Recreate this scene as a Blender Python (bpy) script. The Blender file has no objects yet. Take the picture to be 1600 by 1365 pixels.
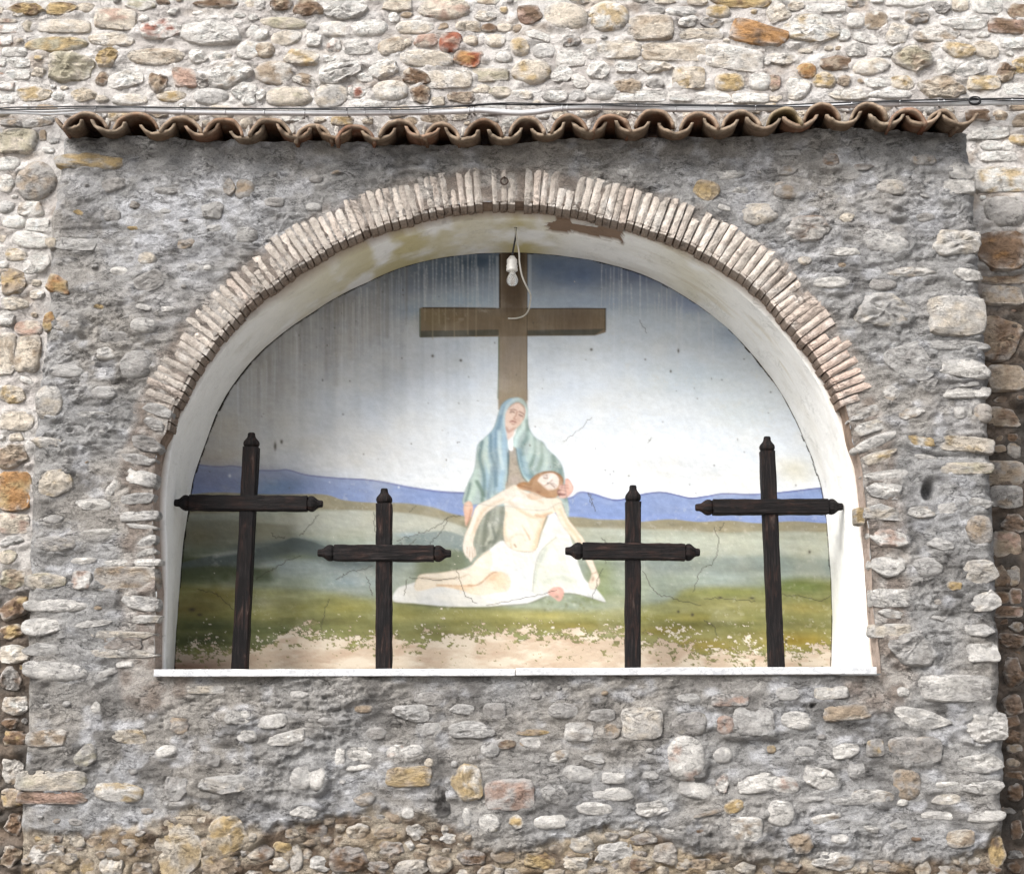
import bpy, math
import numpy as np
from mathutils import Vector

scene = bpy.context.scene
col = scene.collection
R = math.radians

# ------------------------------------------------------------------ camera
FOC, CX, CY = 2250.0, 800.0, 682.5          # focal length and centre in photograph pixels (1600 wide)
PITCH = math.atan((1063.0 - CY) / FOC)      # the eye level lies at y = 1063
DIST, EYE = 6.6, 1.6
cam_data = bpy.data.cameras.new("camera")
cam = bpy.data.objects.new("camera", cam_data)
col.objects.link(cam)
cam.location = (0.0, -DIST, EYE)
cam.rotation_euler = (math.pi / 2 + PITCH, 0, 0)
cam_data.sensor_fit = 'HORIZONTAL'
cam_data.sensor_width = 36.0
cam_data.lens = FOC / 1600.0 * 36.0
cam_data.clip_start, cam_data.clip_end = 0.1, 500.0
scene.camera = cam

# ------------------------------------------------------------------ light
SUN_DIR = Vector((-0.62, -0.82, 1.0)).normalized()      # towards the light: upper left, in front of the wall
SUN_EL = math.asin(SUN_DIR.z)
SUN_AZ = math.atan2(SUN_DIR.x, SUN_DIR.y)
world = bpy.data.worlds.new("World")
scene.world = world
world.use_nodes = True
wn, wl = world.node_tree.nodes, world.node_tree.links
sky = wn.new('ShaderNodeTexSky')
sky.sky_type = 'NISHITA'
sky.sun_disc = False
sky.sun_elevation = SUN_EL
sky.sun_rotation = SUN_AZ % (2 * math.pi)
sky.air_density, sky.dust_density, sky.ozone_density = 1.0, 3.0, 1.0
veil = wn.new('ShaderNodeHueSaturation')                # thin overcast: the same sky with little blue left
veil.inputs['Saturation'].default_value = 0.32
wl.new(sky.outputs[0], veil.inputs['Color'])
wl.new(veil.outputs[0], wn['Background'].inputs['Color'])
wn['Background'].inputs['Strength'].default_value = 0.118
sun_data = bpy.data.lights.new("sun", 'SUN')
sun_data.energy = 2.4
sun_data.angle = R(30)
sun_data.color = (1.0, 0.97, 0.935)
sun = bpy.data.objects.new("sun", sun_data)
col.objects.link(sun)
sun.rotation_euler = SUN_DIR.to_track_quat('Z', 'Y').to_euler()
sun.location = (-4, -6, 8)

vs = scene.view_settings
vs.view_transform = 'Standard'
vs.look = 'None'
vs.gamma = 1.0
vs.use_curve_mapping = False
vs.exposure = 1.16

# ------------------------------------------------------------------ helpers
CT, ST = math.cos(PITCH), math.sin(PITCH)

def P(px, py, Y):
    """A point of the photograph, in pixels, laid on the upright plane at depth Y."""
    px, py = np.asarray(px, float), np.asarray(py, float)
    a, b = (px - CX) / FOC, (CY - py) / FOC
    dy, dz = CT - ST * b, ST + CT * b
    t = (np.asarray(Y, float) + DIST) / dy
    return np.stack(np.broadcast_arrays(a * t, np.asarray(Y, float), EYE + dz * t), -1)

def proj(v):
    """World points back to photograph pixels."""
    x, y, z = v[..., 0], v[..., 1] + DIST, v[..., 2] - EYE
    w = y * CT + z * ST
    return CX + FOC * x / w, CY - FOC * (-y * ST + z * CT) / w

PPM = FOC / DIST * CT                                   # pixels per metre on the front plane, about 336

def _hash(xi, yi, s):
    h = (xi * 374761393 + yi * 668265263 + int(s) * 974634777) & 0xffffffff
    h = ((h ^ (h >> 13)) * 1274126177) & 0xffffffff
    h = ((h ^ (h >> 15)) * 2246822519) & 0xffffffff
    return (h ^ (h >> 16)) & 0xffffffff

def vnoise(x, y, s=0):
    x, y = np.asarray(x, float), np.asarray(y, float)
    xf, yf = np.floor(x), np.floor(y)
    xi, yi = xf.astype(np.int64), yf.astype(np.int64)
    u, v = x - xf, y - yf
    u = u * u * u * (u * (u * 6 - 15) + 10)
    v = v * v * v * (v * (v * 6 - 15) + 10)
    k = 2.0 / 0xffffffff
    a, b = _hash(xi, yi, s) * k - 1, _hash(xi + 1, yi, s) * k - 1
    c, d = _hash(xi, yi + 1, s) * k - 1, _hash(xi + 1, yi + 1, s) * k - 1
    return (a * (1 - u) + b * u) * (1 - v) + (c * (1 - u) + d * u) * v

def fbm(x, y, s=0, octv=4, gain=0.5):
    t, a, n = 0.0, 1.0, 0.0
    for i in range(octv):
        t = t + a * vnoise(x * 2 ** i + 17.3 * i, y * 2 ** i - 9.1 * i, s + i * 7)
        n += a
        a *= gain
    return t / n

def ridge(x, y, s=0, octv=3):
    t, a, n = 0.0, 1.0, 0.0
    for i in range(octv):
        t = t + a * (1 - 2 * np.abs(vnoise(x * 2 ** i + 5.7 * i, y * 2 ** i, s + i * 11)))
        n += a
        a *= 0.5
    return t / n

def cell(x, y, s=0):
    """Distance to the nearest of a jittered grid of points: lumps of gravel."""
    xi, yi = np.floor(x).astype(np.int64), np.floor(y).astype(np.int64)
    best = np.full(np.shape(x), 9.0)
    for i in (-1, 0, 1):
        for j in (-1, 0, 1):
            cx = xi + i + _hash(xi + i, yi + j, s) / 0xffffffff
            cy = yi + j + _hash(xi + i, yi + j, s + 5) / 0xffffffff
            best = np.minimum(best, (x - cx) ** 2 + (y - cy) ** 2)
    return np.sqrt(best)

def sstep(a, b, x):
    t = np.clip((x - a) / (b - a), 0, 1)
    return t * t * (3 - 2 * t)

def lerp(a, b, t):
    return a + (b - a) * t

def inside(px, py, poly):
    px, py = np.asarray(px, float), np.asarray(py, float)
    r = np.zeros(px.shape, bool)
    n = len(poly)
    for i in range(n):
        x0, y0 = poly[i]
        x1, y1 = poly[(i + 1) % n]
        if y0 == y1:
            continue
        c = ((y0 > py) != (y1 > py)) & (px < (x1 - x0) * (py - y0) / (y1 - y0) + x0)
        r ^= c
    return r

def seg_dist(px, py, line, want_point=False):
    best = np.full(np.shape(px), 1e9)
    qx, qy = np.zeros(np.shape(px)), np.zeros(np.shape(px))
    for (x0, y0), (x1, y1) in zip(line[:-1], line[1:]):
        dx, dy = x1 - x0, y1 - y0
        t = np.clip(((px - x0) * dx + (py - y0) * dy) / (dx * dx + dy * dy + 1e-12), 0, 1)
        ax, ay = x0 + t * dx, y0 + t * dy
        d = (px - ax) ** 2 + (py - ay) ** 2
        m = d < best
        best = np.where(m, d, best)
        if want_point:
            qx, qy = np.where(m, ax, qx), np.where(m, ay, qy)
    return (np.sqrt(best), qx, qy) if want_point else np.sqrt(best)

def crom(pts, n=6, closed=False):
    """Catmull-Rom curve through the points."""
    p = np.asarray(pts, float)
    k = len(p)
    out = []
    for i in range(k if closed else k - 1):
        if closed:
            a, b, c, d = p[(i - 1) % k], p[i], p[(i + 1) % k], p[(i + 2) % k]
        else:
            a, b, c, d = p[max(i - 1, 0)], p[i], p[i + 1], p[min(i + 2, k - 1)]
        for j in range(n):
            t = j / n
            out.append(0.5 * (2 * b + (c - a) * t + (2 * a - 5 * b + 4 * c - d) * t * t + (3 * b - a - 3 * c + d) * t ** 3))
    if not closed:
        out.append(p[-1])
    return np.array(out)

def resample(pts, n):
    p = np.asarray(pts, float)
    s = np.concatenate([[0], np.cumsum(np.linalg.norm(np.diff(p, axis=0), axis=1))])
    t = np.linspace(0, s[-1], n)
    return np.stack([np.interp(t, s, p[:, i]) for i in range(p.shape[1])], -1)

def make_mesh(name, verts, faces, mat, cols=None, smooth=True):
    """verts (N,3); faces a list of index tuples or an (M,k) array; cols (N,3) linear colours."""
    me = bpy.data.meshes.new(name)
    v = np.ascontiguousarray(np.asarray(verts, np.float32))
    if isinstance(faces, np.ndarray):
        me.vertices.add(len(v))
        me.vertices.foreach_set("co", v.ravel())
        m, k = faces.shape
        me.loops.add(m * k)
        me.loops.foreach_set("vertex_index", np.ascontiguousarray(faces, dtype=np.int32).ravel())
        me.polygons.add(m)
        me.polygons.foreach_set("loop_start", np.arange(0, m * k, k, dtype=np.int32))
        me.update(calc_edges=True)
    else:
        me.from_pydata(v.tolist(), [], faces)
    me.polygons.foreach_set("use_smooth", np.full(len(me.polygons), smooth, bool))
    if cols is not None:
        a = me.color_attributes.new("Col", 'FLOAT_COLOR', 'POINT')
        c = np.ones((len(v), 4), np.float32)
        c[:, :3] = cols
        a.data.foreach_set("color", c.ravel())
    me.materials.append(mat)
    me.update()
    return me

def link(name, me, parent=None, loc=(0, 0, 0)):
    o = bpy.data.objects.new(name, me)
    col.objects.link(o)
    o.location = loc
    if parent is not None:
        o.parent = parent
    return o

def empty(name, label, category, loc=(0, 0, 0), group=None):
    o = bpy.data.objects.new(name, None)
    col.objects.link(o)
    o.location = loc
    o["label"], o["category"] = label, category
    if group:
        o["group"] = group
    return o

def part(name, me, thing, loc=None):
    """A part whose mesh is in world coordinates, or placed at loc in the world."""
    o = link(name, me, thing)
    base = Vector((0, 0, 0))
    q = thing
    while q is not None:
        base = base + Vector(q.location)
        q = q.parent
    o.location = Vector(loc if loc is not None else (0, 0, 0)) - base
    return o

def grid_faces(nr, nc, wrap=False):
    i = np.arange(nr - 1)[:, None]
    j = np.arange(nc if wrap else nc - 1)[None, :]
    a = i * nc + j
    b = i * nc + (j + 1) % nc
    return np.stack([a, b, b + nc, a + nc], -1).reshape(-1, 4)

def tube(path, rad, seg=8, cap=True):
    """Verts and faces of a round tube along a path; rad a number or one per point."""
    p = np.asarray(path, float)
    n = len(p)
    rad = np.broadcast_to(np.asarray(rad, float), (n,))
    tan = np.gradient(p, axis=0)
    tan /= np.linalg.norm(tan, axis=1)[:, None] + 1e-12
    up = np.array([0.0, 0, 1]) if abs(tan[0][2]) < 0.9 else np.array([0.0, 1, 0])
    vs_ = []
    a = np.cross(tan[0], up)
    for i in range(n):
        a = a - tan[i] * np.dot(a, tan[i])
        a /= np.linalg.norm(a) + 1e-12
        b = np.cross(tan[i], a)
        th = np.linspace(0, 2 * np.pi, seg, endpoint=False)
        vs_.append(p[i] + rad[i] * (np.cos(th)[:, None] * a + np.sin(th)[:, None] * b))
    v = np.concatenate(vs_)
    f = [tuple(q) for q in grid_faces(n, seg, True).tolist()]
    if cap:
        f.append(tuple(range(seg))[::-1])
        f.append(tuple(range((n - 1) * seg, n * seg)))
    return v, f

def join(*vf):
    vv, ff, k = [], [], 0
    for v, f in vf:
        vv.append(np.asarray(v, float))
        ff += [tuple(i + k for i in q) for q in f]
        k += len(v)
    return np.concatenate(vv), ff

# ------------------------------------------------------------------ materials
def new_mat(name, rough=0.9, spec=0.25):
    m = bpy.data.materials.new(name)
    m.use_nodes = True
    b = m.node_tree.nodes['Principled BSDF']
    b.inputs['Roughness'].default_value = rough
    b.inputs['Specular IOR Level'].default_value = spec
    return m, m.node_tree.nodes, m.node_tree.links, b

def noise_node(n, l, vec, scale, detail=4.0, rough=0.6, dist=0.0):
    t = n.new('ShaderNodeTexNoise')
    t.inputs['Scale'].default_value = scale
    t.inputs['Detail'].default_value = detail
    t.inputs['Roughness'].default_value = rough
    t.inputs['Distortion'].default_value = dist
    l.new(vec, t.inputs['Vector'])
    return t.outputs['Fac']

def ramp(n, l, fac, stops):
    r = n.new('ShaderNodeValToRGB')
    e = r.color_ramp.elements
    while len(e) < len(stops):
        e.new(0.5)
    for k, (p, c) in zip(e, stops):
        k.position = p
        k.color = (c, c, c, 1) if isinstance(c, (int, float)) else (*c, 1)
    l.new(fac, r.inputs[0])
    return r.outputs[0]

def mixc(n, l, mode, fac, a, b):
    m = n.new('ShaderNodeMix')
    m.data_type = 'RGBA'
    m.blend_type = mode
    for sock, val in ((m.inputs[0], fac), (m.inputs[6], a), (m.inputs[7], b)):
        if hasattr(val, 'is_linked'):
            l.new(val, sock)
        elif isinstance(val, (int, float)):
            sock.default_value = val
        else:
            sock.default_value = (*val, 1)
    return m.outputs[2]

def bump(n, l, h, dist, strength=1.0, prev=None):
    b = n.new('ShaderNodeBump')
    b.inputs['Distance'].default_value = dist
    b.inputs['Strength'].default_value = strength
    l.new(h, b.inputs['Height'])
    if prev is not None:
        l.new(prev, b.inputs['Normal'])
    return b.outputs[0]

def attr(n):
    a = n.new('ShaderNodeAttribute')
    a.attribute_name = "Col"
    return a.outputs['Color']

def wpos(n):
    return n.new('ShaderNodeNewGeometry').outputs['Position']

def scaled(n, l, vec, s):
    m = n.new('ShaderNodeMapping')
    m.inputs['Scale'].default_value = s
    l.new(vec, m.inputs['Vector'])
    return m.outputs[0]

def mineral(name, var=0.35, pits=0.5, bump_mm=(5, 2, 0.8), scales=(28, 90, 320), rough=0.92, speck=0.25, squash=1.0, crack=0.0):
    """Stone, mortar, brick and clay: the Col attribute with grain, pits and fine relief on top."""
    m, n, l, b = new_mat(name, rough, 0.2)
    p = wpos(n)
    if squash != 1.0:
        p = scaled(n, l, p, (1, 1, squash))
    base = attr(n)
    n1 = noise_node(n, l, p, scales[0], 5, 0.62, 0.4)
    n2 = noise_node(n, l, p, scales[1], 5, 0.65)
    n3 = noise_node(n, l, p, scales[2], 3, 0.7)
    v1 = ramp(n, l, n1, [(0.25, 1 - var), (0.75, 1 + var * 0.55)])
    c = mixc(n, l, 'MULTIPLY', 1.0, base, v1)
    v2 = ramp(n, l, n2, [(0.30, 1 - var * 0.8), (0.48, 1.0), (0.72, 1 + var * 0.4)])
    c = mixc(n, l, 'MULTIPLY', 1.0, c, v2)
    v3 = ramp(n, l, n3, [(0.28, 1 - speck), (0.5, 1.0), (0.75, 1 + speck * 0.5)])
    c = mixc(n, l, 'MULTIPLY', 1.0, c, v3)
    vo = n.new('ShaderNodeTexVoronoi')
    vo.inputs['Scale'].default_value = 70
    vo.inputs['Randomness'].default_value = 1.0
    l.new(p, vo.inputs['Vector'])
    pit = ramp(n, l, vo.outputs['Distance'], [(0.05, 1 - pits), (0.22, 1.0)])
    gate = ramp(n, l, noise_node(n, l, p, 14, 3, 0.6), [(0.50, 0.0), (0.62, 1.0)])
    pit2 = mixc(n, l, 'MIX', gate, (1, 1, 1), pit)
    c = mixc(n, l, 'MULTIPLY', 0.8, c, pit2)
    if crack:
        q = scaled(n, l, p, (1, 1, 1.7))
        nk = noise_node(n, l, q, 13, 7, 0.62, 0.6)
        ln = ramp(n, l, nk, [(0.468, 1.0), (0.494, 1 - crack), (0.500, 1 - crack), (0.516, 1.0)])
        gk = ramp(n, l, noise_node(n, l, p, 7, 3, 0.6), [(0.46, 0.0), (0.60, 1.0)])
        ln = mixc(n, l, 'MIX', gk, (1, 1, 1), ln)
        c = mixc(n, l, 'MULTIPLY', 0.75, c, ln)
    l.new(c, b.inputs['Base Color'])
    h = bump(n, l, n1, bump_mm[0] / 1000 * 2, 1.0)
    h = bump(n, l, n2, bump_mm[1] / 1000 * 2, 1.0, h)
    h = bump(n, l, n3, bump_mm[2] / 1000 * 2, 1.0, h)
    h = bump(n, l, pit2, 0.004, 0.8, h)
    if crack:
        h = bump(n, l, ln, 0.010, 1.0, h)
    l.new(h, b.inputs['Normal'])
    return m

M_MORTAR = mineral("cement_render", 0.40, 0.60, (16, 14, 4.5), (22, 95, 210), speck=0.42, squash=1.5, crack=0.8)
M_LIME = mineral("lime_mortar", 0.24, 0.45, (9, 7, 2.0), (26, 95, 260), speck=0.22, crack=0.35)
M_STONE = mineral("field_stone", 0.30, 0.50, (13, 10, 3.0), (20, 80, 210), speck=0.26, squash=1.6, crack=0.6)
M_BRICK = mineral("old_brick", 0.32, 0.45, (5, 4, 1.2), (35, 110, 300), speck=0.25, crack=0.4)
M_CLAY = mineral("terracotta", 0.45, 0.35, (2, 1, 0.4), (18, 60, 260), 0.85, 0.22)
M_PLASTER = mineral("white_plaster", 0.06, 0.05, (2, 0.8, 0.25), (9, 45, 220), 0.85, 0.04, crack=0.10)

def srgb(c):
    c = np.asarray(c, float)
    return np.where(c <= 0.04045, c / 12.92, ((c + 0.055) / 1.055) ** 2.4)

def hexc(h):
    return np.array([int(h[i:i + 2], 16) / 255 for i in (0, 2, 4)])
# ------------------------------------------------------------------ the ground
m, n, l, b = new_mat("paving", 0.9)
p_ = wpos(n)
l.new(ramp(n, l, noise_node(n, l, p_, 6, 6, 0.65), [(0.3, (0.15, 0.14, 0.13)), (0.7, (0.27, 0.25, 0.23))]), b.inputs['Base Color'])
l.new(bump(n, l, noise_node(n, l, p_, 40, 4, 0.6), 0.01, 0.7), b.inputs['Normal'])
g = make_mesh("ground", [(-60, -60, 0), (60, -60, 0), (60, 20, 0), (-60, 20, 0)], [(0, 1, 2, 3)], m, smooth=False)
ground = link("ground", g)
ground["kind"] = "structure"

# ------------------------------------------------------------------ measured outlines (photograph pixels)
BRICK_EDGE = [(246, 1052), (247, 990), (249, 923), (245, 860), (243, 800), (245, 745), (253, 697), (264, 677), (270, 647), (293, 598), (308, 572),
              (325, 549), (340, 528), (370, 495), (400, 465), (427, 445), (455, 424), (475, 411), (507, 391), (540, 374), (575, 359), (610, 348), (640, 340),
              (670, 331), (727, 322), (780, 319), (810, 319), (860, 322), (895, 328), (925, 335), (962, 344), (995, 352), (1017, 360), (1050, 371),
              (1075, 381), (1105, 396), (1130, 411), (1150, 425), (1175, 443), (1200, 465), (1222, 492), (1250, 525), (1270, 552), (1297, 592),
              (1318, 640), (1328, 690), (1341, 727), (1347, 779), (1355, 858), (1360, 946), (1366, 1000), (1372, 1052)]
PLASTER_EDGE = [(258, 1052), (259, 980), (260, 880), (259, 779), (265, 712), (277, 668), (296, 630), (325, 583), (360, 535), (400, 495), (475, 450),
                (537, 407), (580, 387), (625, 370), (700, 351), (750, 344), (800, 341), (857, 345), (925, 355), (1000, 372), (1050, 390), (1100, 417),
                (1150, 452), (1200, 497), (1238, 540), (1279, 600), (1300, 644), (1318, 691), (1331, 744), (1338, 814), (1348, 873), (1353, 932), (1354, 1052)]
BACK_EDGE = [(271, 1052), (275, 978), (280, 917), (286, 855), (294, 800), (303, 745), (318, 698), (341, 640), (365, 600), (400, 557), (440, 522),
             (475, 497), (530, 462), (575, 440), (625, 418), (690, 402), (740, 396), (800, 394), (860, 397), (920, 405), (960, 415), (1010, 432),
             (1060, 457), (1110, 490), (1150, 525), (1185, 565), (1215, 605), (1240, 650), (1262, 700), (1280, 750), (1290, 800), (1295, 860),
             (1299, 920), (1300, 980), (1298, 1052)]
Y_PLASTER, Y_BACK, Y_WALL, Y_TILE = 0.13, 0.66, 0.32, -0.15
LEFT_EDGE = [(95, 225), (80, 330), (75, 420), (70, 520), (62, 580), (52, 640), (48, 740), (45, 840), (42, 940), (39, 1040), (40, 1140), (33, 1220), (28, 1340)]
RIGHT_EDGE = [(1516, 225), (1524, 330), (1532, 420), (1538, 520), (1545, 600), (1548, 680), (1551, 760), (1556, 850), (1559, 930), (1563, 1000), (1565, 1080), (1568, 1160), (1569, 1250), (1575, 1340)]
EROSION = [(-50, 1292), (100, 1300), (220, 1292), (300, 1258), (420, 1296), (500, 1274), (600, 1262), (680, 1274), (760, 1325), (850, 1316), (920, 1300), (1000, 1284), (1080, 1326), (1200, 1342), (1400, 1348), (1530, 1330), (1560, 1300), (1650, 1300)]
PANS = [(107, 203), (168, 206), (245, 211), (315, 212), (385, 218), (459, 215), (522, 217), (591, 219), (660, 216), (722, 220), (789, 219), (856, 213),
        (921, 208), (988, 209), (1056, 211), (1126, 206), (1193, 203), (1251, 199), (1318, 196), (1386, 196), (1444, 195), (1500, 197)]
TILE_SLOPE = 0.10

def w2(pts, Y):
    q = np.asarray(pts, float)
    r = P(q[:, 0], q[:, 1], Y)
    return r[:, [0, 2]]

brick_line = crom(w2(BRICK_EDGE, 0.0), 4)
le, re_ = w2(LEFT_EDGE, 0.0), w2(RIGHT_EDGE, 0.0)
ero = w2(EROSION, 0.0)
pans_w = w2(PANS, Y_TILE)

def x_left(z):
    return np.interp(z, le[::-1, 1], le[::-1, 0]) + 0.012 * fbm(z / 0.09, z * 0 + 3.3, 41, 3)

def x_right(z):
    return np.interp(z, re_[::-1, 1], re_[::-1, 0]) + 0.016 * fbm(z / 0.10, z * 0 + 8.1, 43, 3)

def z_top(x):
    return np.interp(x, pans_w[:, 0], pans_w[:, 1]) + 0.15 * TILE_SLOPE + 0.012

BLOOM = [(235, 345, 80, 60, 1.0), (330, 320, 90, 55, 1.0), (300, 420, 60, 40, .5), (120, 290, 60, 30, .35), (420, 330, 40, 60, .4), (250, 480, 60, 40, .35),
         (1450, 330, 50, 50, .6), (1340, 360, 60, 50, .4), (1290, 400, 60, 40, .4), (1170, 310, 30, 60, .6), (1500, 640, 40, 60, .4), (1300, 1290, 80, 40, .4),
         (1400, 1320, 90, 30, .35), (450, 1290, 90, 20, .8), (200, 1290, 90, 30, .6), (560, 1270, 60, 14, .7), (1240, 400, 60, 25, .4), (90, 600, 40, 60, .3), (980, 1290, 60, 30, .4), (1470, 790, 40, 50, .35)]
HOLES = [(1452, 768, 9, 14, .09), (1270, 1103, 4, 4, .07), (1405, 348, 14, 5, .03), (690, 1262, 10, 14, .03)]

def h_shrine(x, z):
    """How far the rendered rubble face of the shrine stands out of its plane at (x, z)."""
    wx = x + 0.03 * fbm(x / 0.2, z / 0.2, 71, 2)
    wz = z + 0.03 * fbm(x / 0.2, z / 0.2, 73, 2)
    h = 0.020 * fbm(x / 0.36, z / 0.26, 1, 2)
    rough = 0.55 + 0.75 * sstep(-0.35, 0.45, fbm(x / 0.5, z / 0.4, 55, 2))
    h = h + rough * (0.018 * fbm(wx / 0.12, wz / 0.065, 2, 4, 0.58) + 0.0105 * ridge(wx / 0.055, wz / 0.026, 3, 3) + 0.0045 * vnoise(wx / 0.014, wz / 0.011, 4))
    # trowelled courses: shelves with a sharp lower lip
    qq = (z + 0.05 * fbm(x / 0.22, z / 0.2, 75, 3)) / 0.062
    saw = qq - np.floor(qq)
    shelf = sstep(0.0, 0.16, saw) - saw
    h = h + 0.014 * shelf * sstep(-0.15, 0.35, fbm(x / 0.17, z / 0.09, 76, 3)) * rough
    # the lower edge, where the render has fallen off the rubble core
    ez = np.interp(x, ero[:, 0], ero[:, 1]) + 0.03 * fbm(x / 0.08, z / 0.08, 61, 3)
    e = sstep(0.02, -0.035, z - ez + 0.035 * fbm(x / 0.035, z / 0.03, 62, 3))
    lump = 0.034 * (0.55 - cell(wx / 0.07, wz / 0.055, 63)) + 0.016 * (0.5 - cell(wx / 0.028, wz / 0.022, 64)) + 0.025 * fbm(wx / 0.16, wz / 0.12, 65, 3)
    h = lerp(h, lump - 0.022, e)
    # smoother bed of the brick ring and jambs
    d = seg_dist(x, z, brick_line[::2])
    m = sstep(0.205, 0.135, d + 0.03 * fbm(x / 0.06, z / 0.06, 6, 3)) * (1 - e)
    deep = lerp(0.0005, -0.006, sstep(0.1, 0.9, x + 0.5 * fbm(x / 0.3, z / 0.3, 8, 2)))
    h = lerp(h, deep + 0.006 * fbm(x / 0.04, z / 0.04, 5, 3), m)
    # bedding lip under the tiles
    zt = z_top(x)
    lip = sstep(0.085, 0.03, zt - z + 0.03 * fbm(x / 0.12, z * 0, 9, 3))
    h = h + 0.035 * lip * sstep(-0.3, 0.2, fbm(x / 0.25, z * 0 + 2, 10, 2) + 0.15)
    qx, qy = proj(np.stack([x, 0 * x, z], -1))
    for hx, hy, a, bb, dep in HOLES:
        h = h - dep * np.exp(-(((qx - hx) / a) ** 2 + ((qy - hy) / bb) ** 2) ** 2)
    return h, e, m

def c_shrine(x, z, e, m):
    qx, qy = proj(np.stack([x, 0 * x, z], -1))
    grey = np.array([0.42, 0.413, 0.405])
    warm = np.array([0.42, 0.392, 0.358])
    t = sstep(-0.4, 0.5, fbm(x / 0.45, z / 0.35, 21, 3))[..., None]
    c = lerp(grey, warm, t)
    dark = sstep(0.05, 0.55, fbm(x / 0.2, z / 0.15, 22, 4))[..., None]
    c = lerp(c, np.array([0.15, 0.143, 0.136]), 0.7 * dark)
    w = np.zeros(x.shape)
    for bx, by, a, bb, s in BLOOM:
        w = np.maximum(w, s * np.exp(-((qx - bx) / a) ** 2 - ((qy - by) / bb) ** 2))
    w = 1.15 * w * sstep(-0.6, 0.2, fbm(x / 0.08, z / 0.06, 23, 4))
    w = np.maximum(w, 0.6 * sstep(0.08, 0.6, fbm(x / 0.1, z / 0.07, 24, 4)))
    c = lerp(c, np.array([0.70, 0.705, 0.735]), np.clip(w, 0, 1)[..., None])
    # rubble core: cream, ochre and brown grit
    k = fbm(x / 0.09, z / 0.07, 66, 4)
    core = lerp(np.array([0.17, 0.125, 0.09]), np.array([0.50, 0.43, 0.34]), sstep(-0.4, 0.25, k)[..., None])
    core = lerp(core, np.array([0.50, 0.37, 0.22]), (0.45 * sstep(0.1, 0.5, fbm(x / 0.14, z / 0.1, 67, 3)))[..., None])
    c = lerp(c, core, e[..., None])
    lime = lerp(np.array([0.30, 0.245, 0.205]), np.array([0.58, 0.535, 0.49]), sstep(-0.3, 0.4, fbm(x / 0.06, z / 0.06, 25, 3))[..., None])
    return lerp(c, lime, 0.85 * m[..., None])

def h_wall(x, z):
    qx, qy = proj(np.stack([x, 0 * x + Y_WALL, z], -1))
    h = 0.012 * fbm(x / 0.5, z / 0.35, 101, 2) + 0.010 * fbm(x / 0.09, z / 0.06, 102, 4) + 0.0035 * ridge(x / 0.03, z / 0.02, 103, 3)
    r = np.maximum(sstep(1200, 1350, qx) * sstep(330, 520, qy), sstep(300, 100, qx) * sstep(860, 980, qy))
    crag = 0.06 * fbm(x / 0.14, z / 0.09, 104, 4) + 0.03 * (0.5 - cell(x / 0.08, z / 0.05, 105)) - 0.085  # crag low at the sides, set back deeper to gather shade
    return lerp(h, crag, r * 0.8), r

def c_wall(x, z, r):
    a, bb = np.array([0.50, 0.465, 0.44]), np.array([0.63, 0.60, 0.57])
    c = lerp(a, bb, sstep(-0.4, 0.4, fbm(x / 0.3, z / 0.2, 110, 3))[..., None])
    c = lerp(c, np.array([0.74, 0.72, 0.70]), (0.6 * sstep(0.1, 0.5, fbm(x / 0.12, z / 0.08, 111, 4)))[..., None])
    c = lerp(c, np.array([0.34, 0.265, 0.20]), (0.6 * sstep(0.2, 0.6, fbm(x / 0.15, z / 0.1, 112, 4)))[..., None])
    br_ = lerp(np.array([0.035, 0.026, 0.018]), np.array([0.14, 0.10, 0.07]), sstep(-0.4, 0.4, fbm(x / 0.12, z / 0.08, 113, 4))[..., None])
    return lerp(c, br_, (r * 0.9)[..., None])  # brown crag, its colour darkened further for the shade beside the shrine

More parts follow.
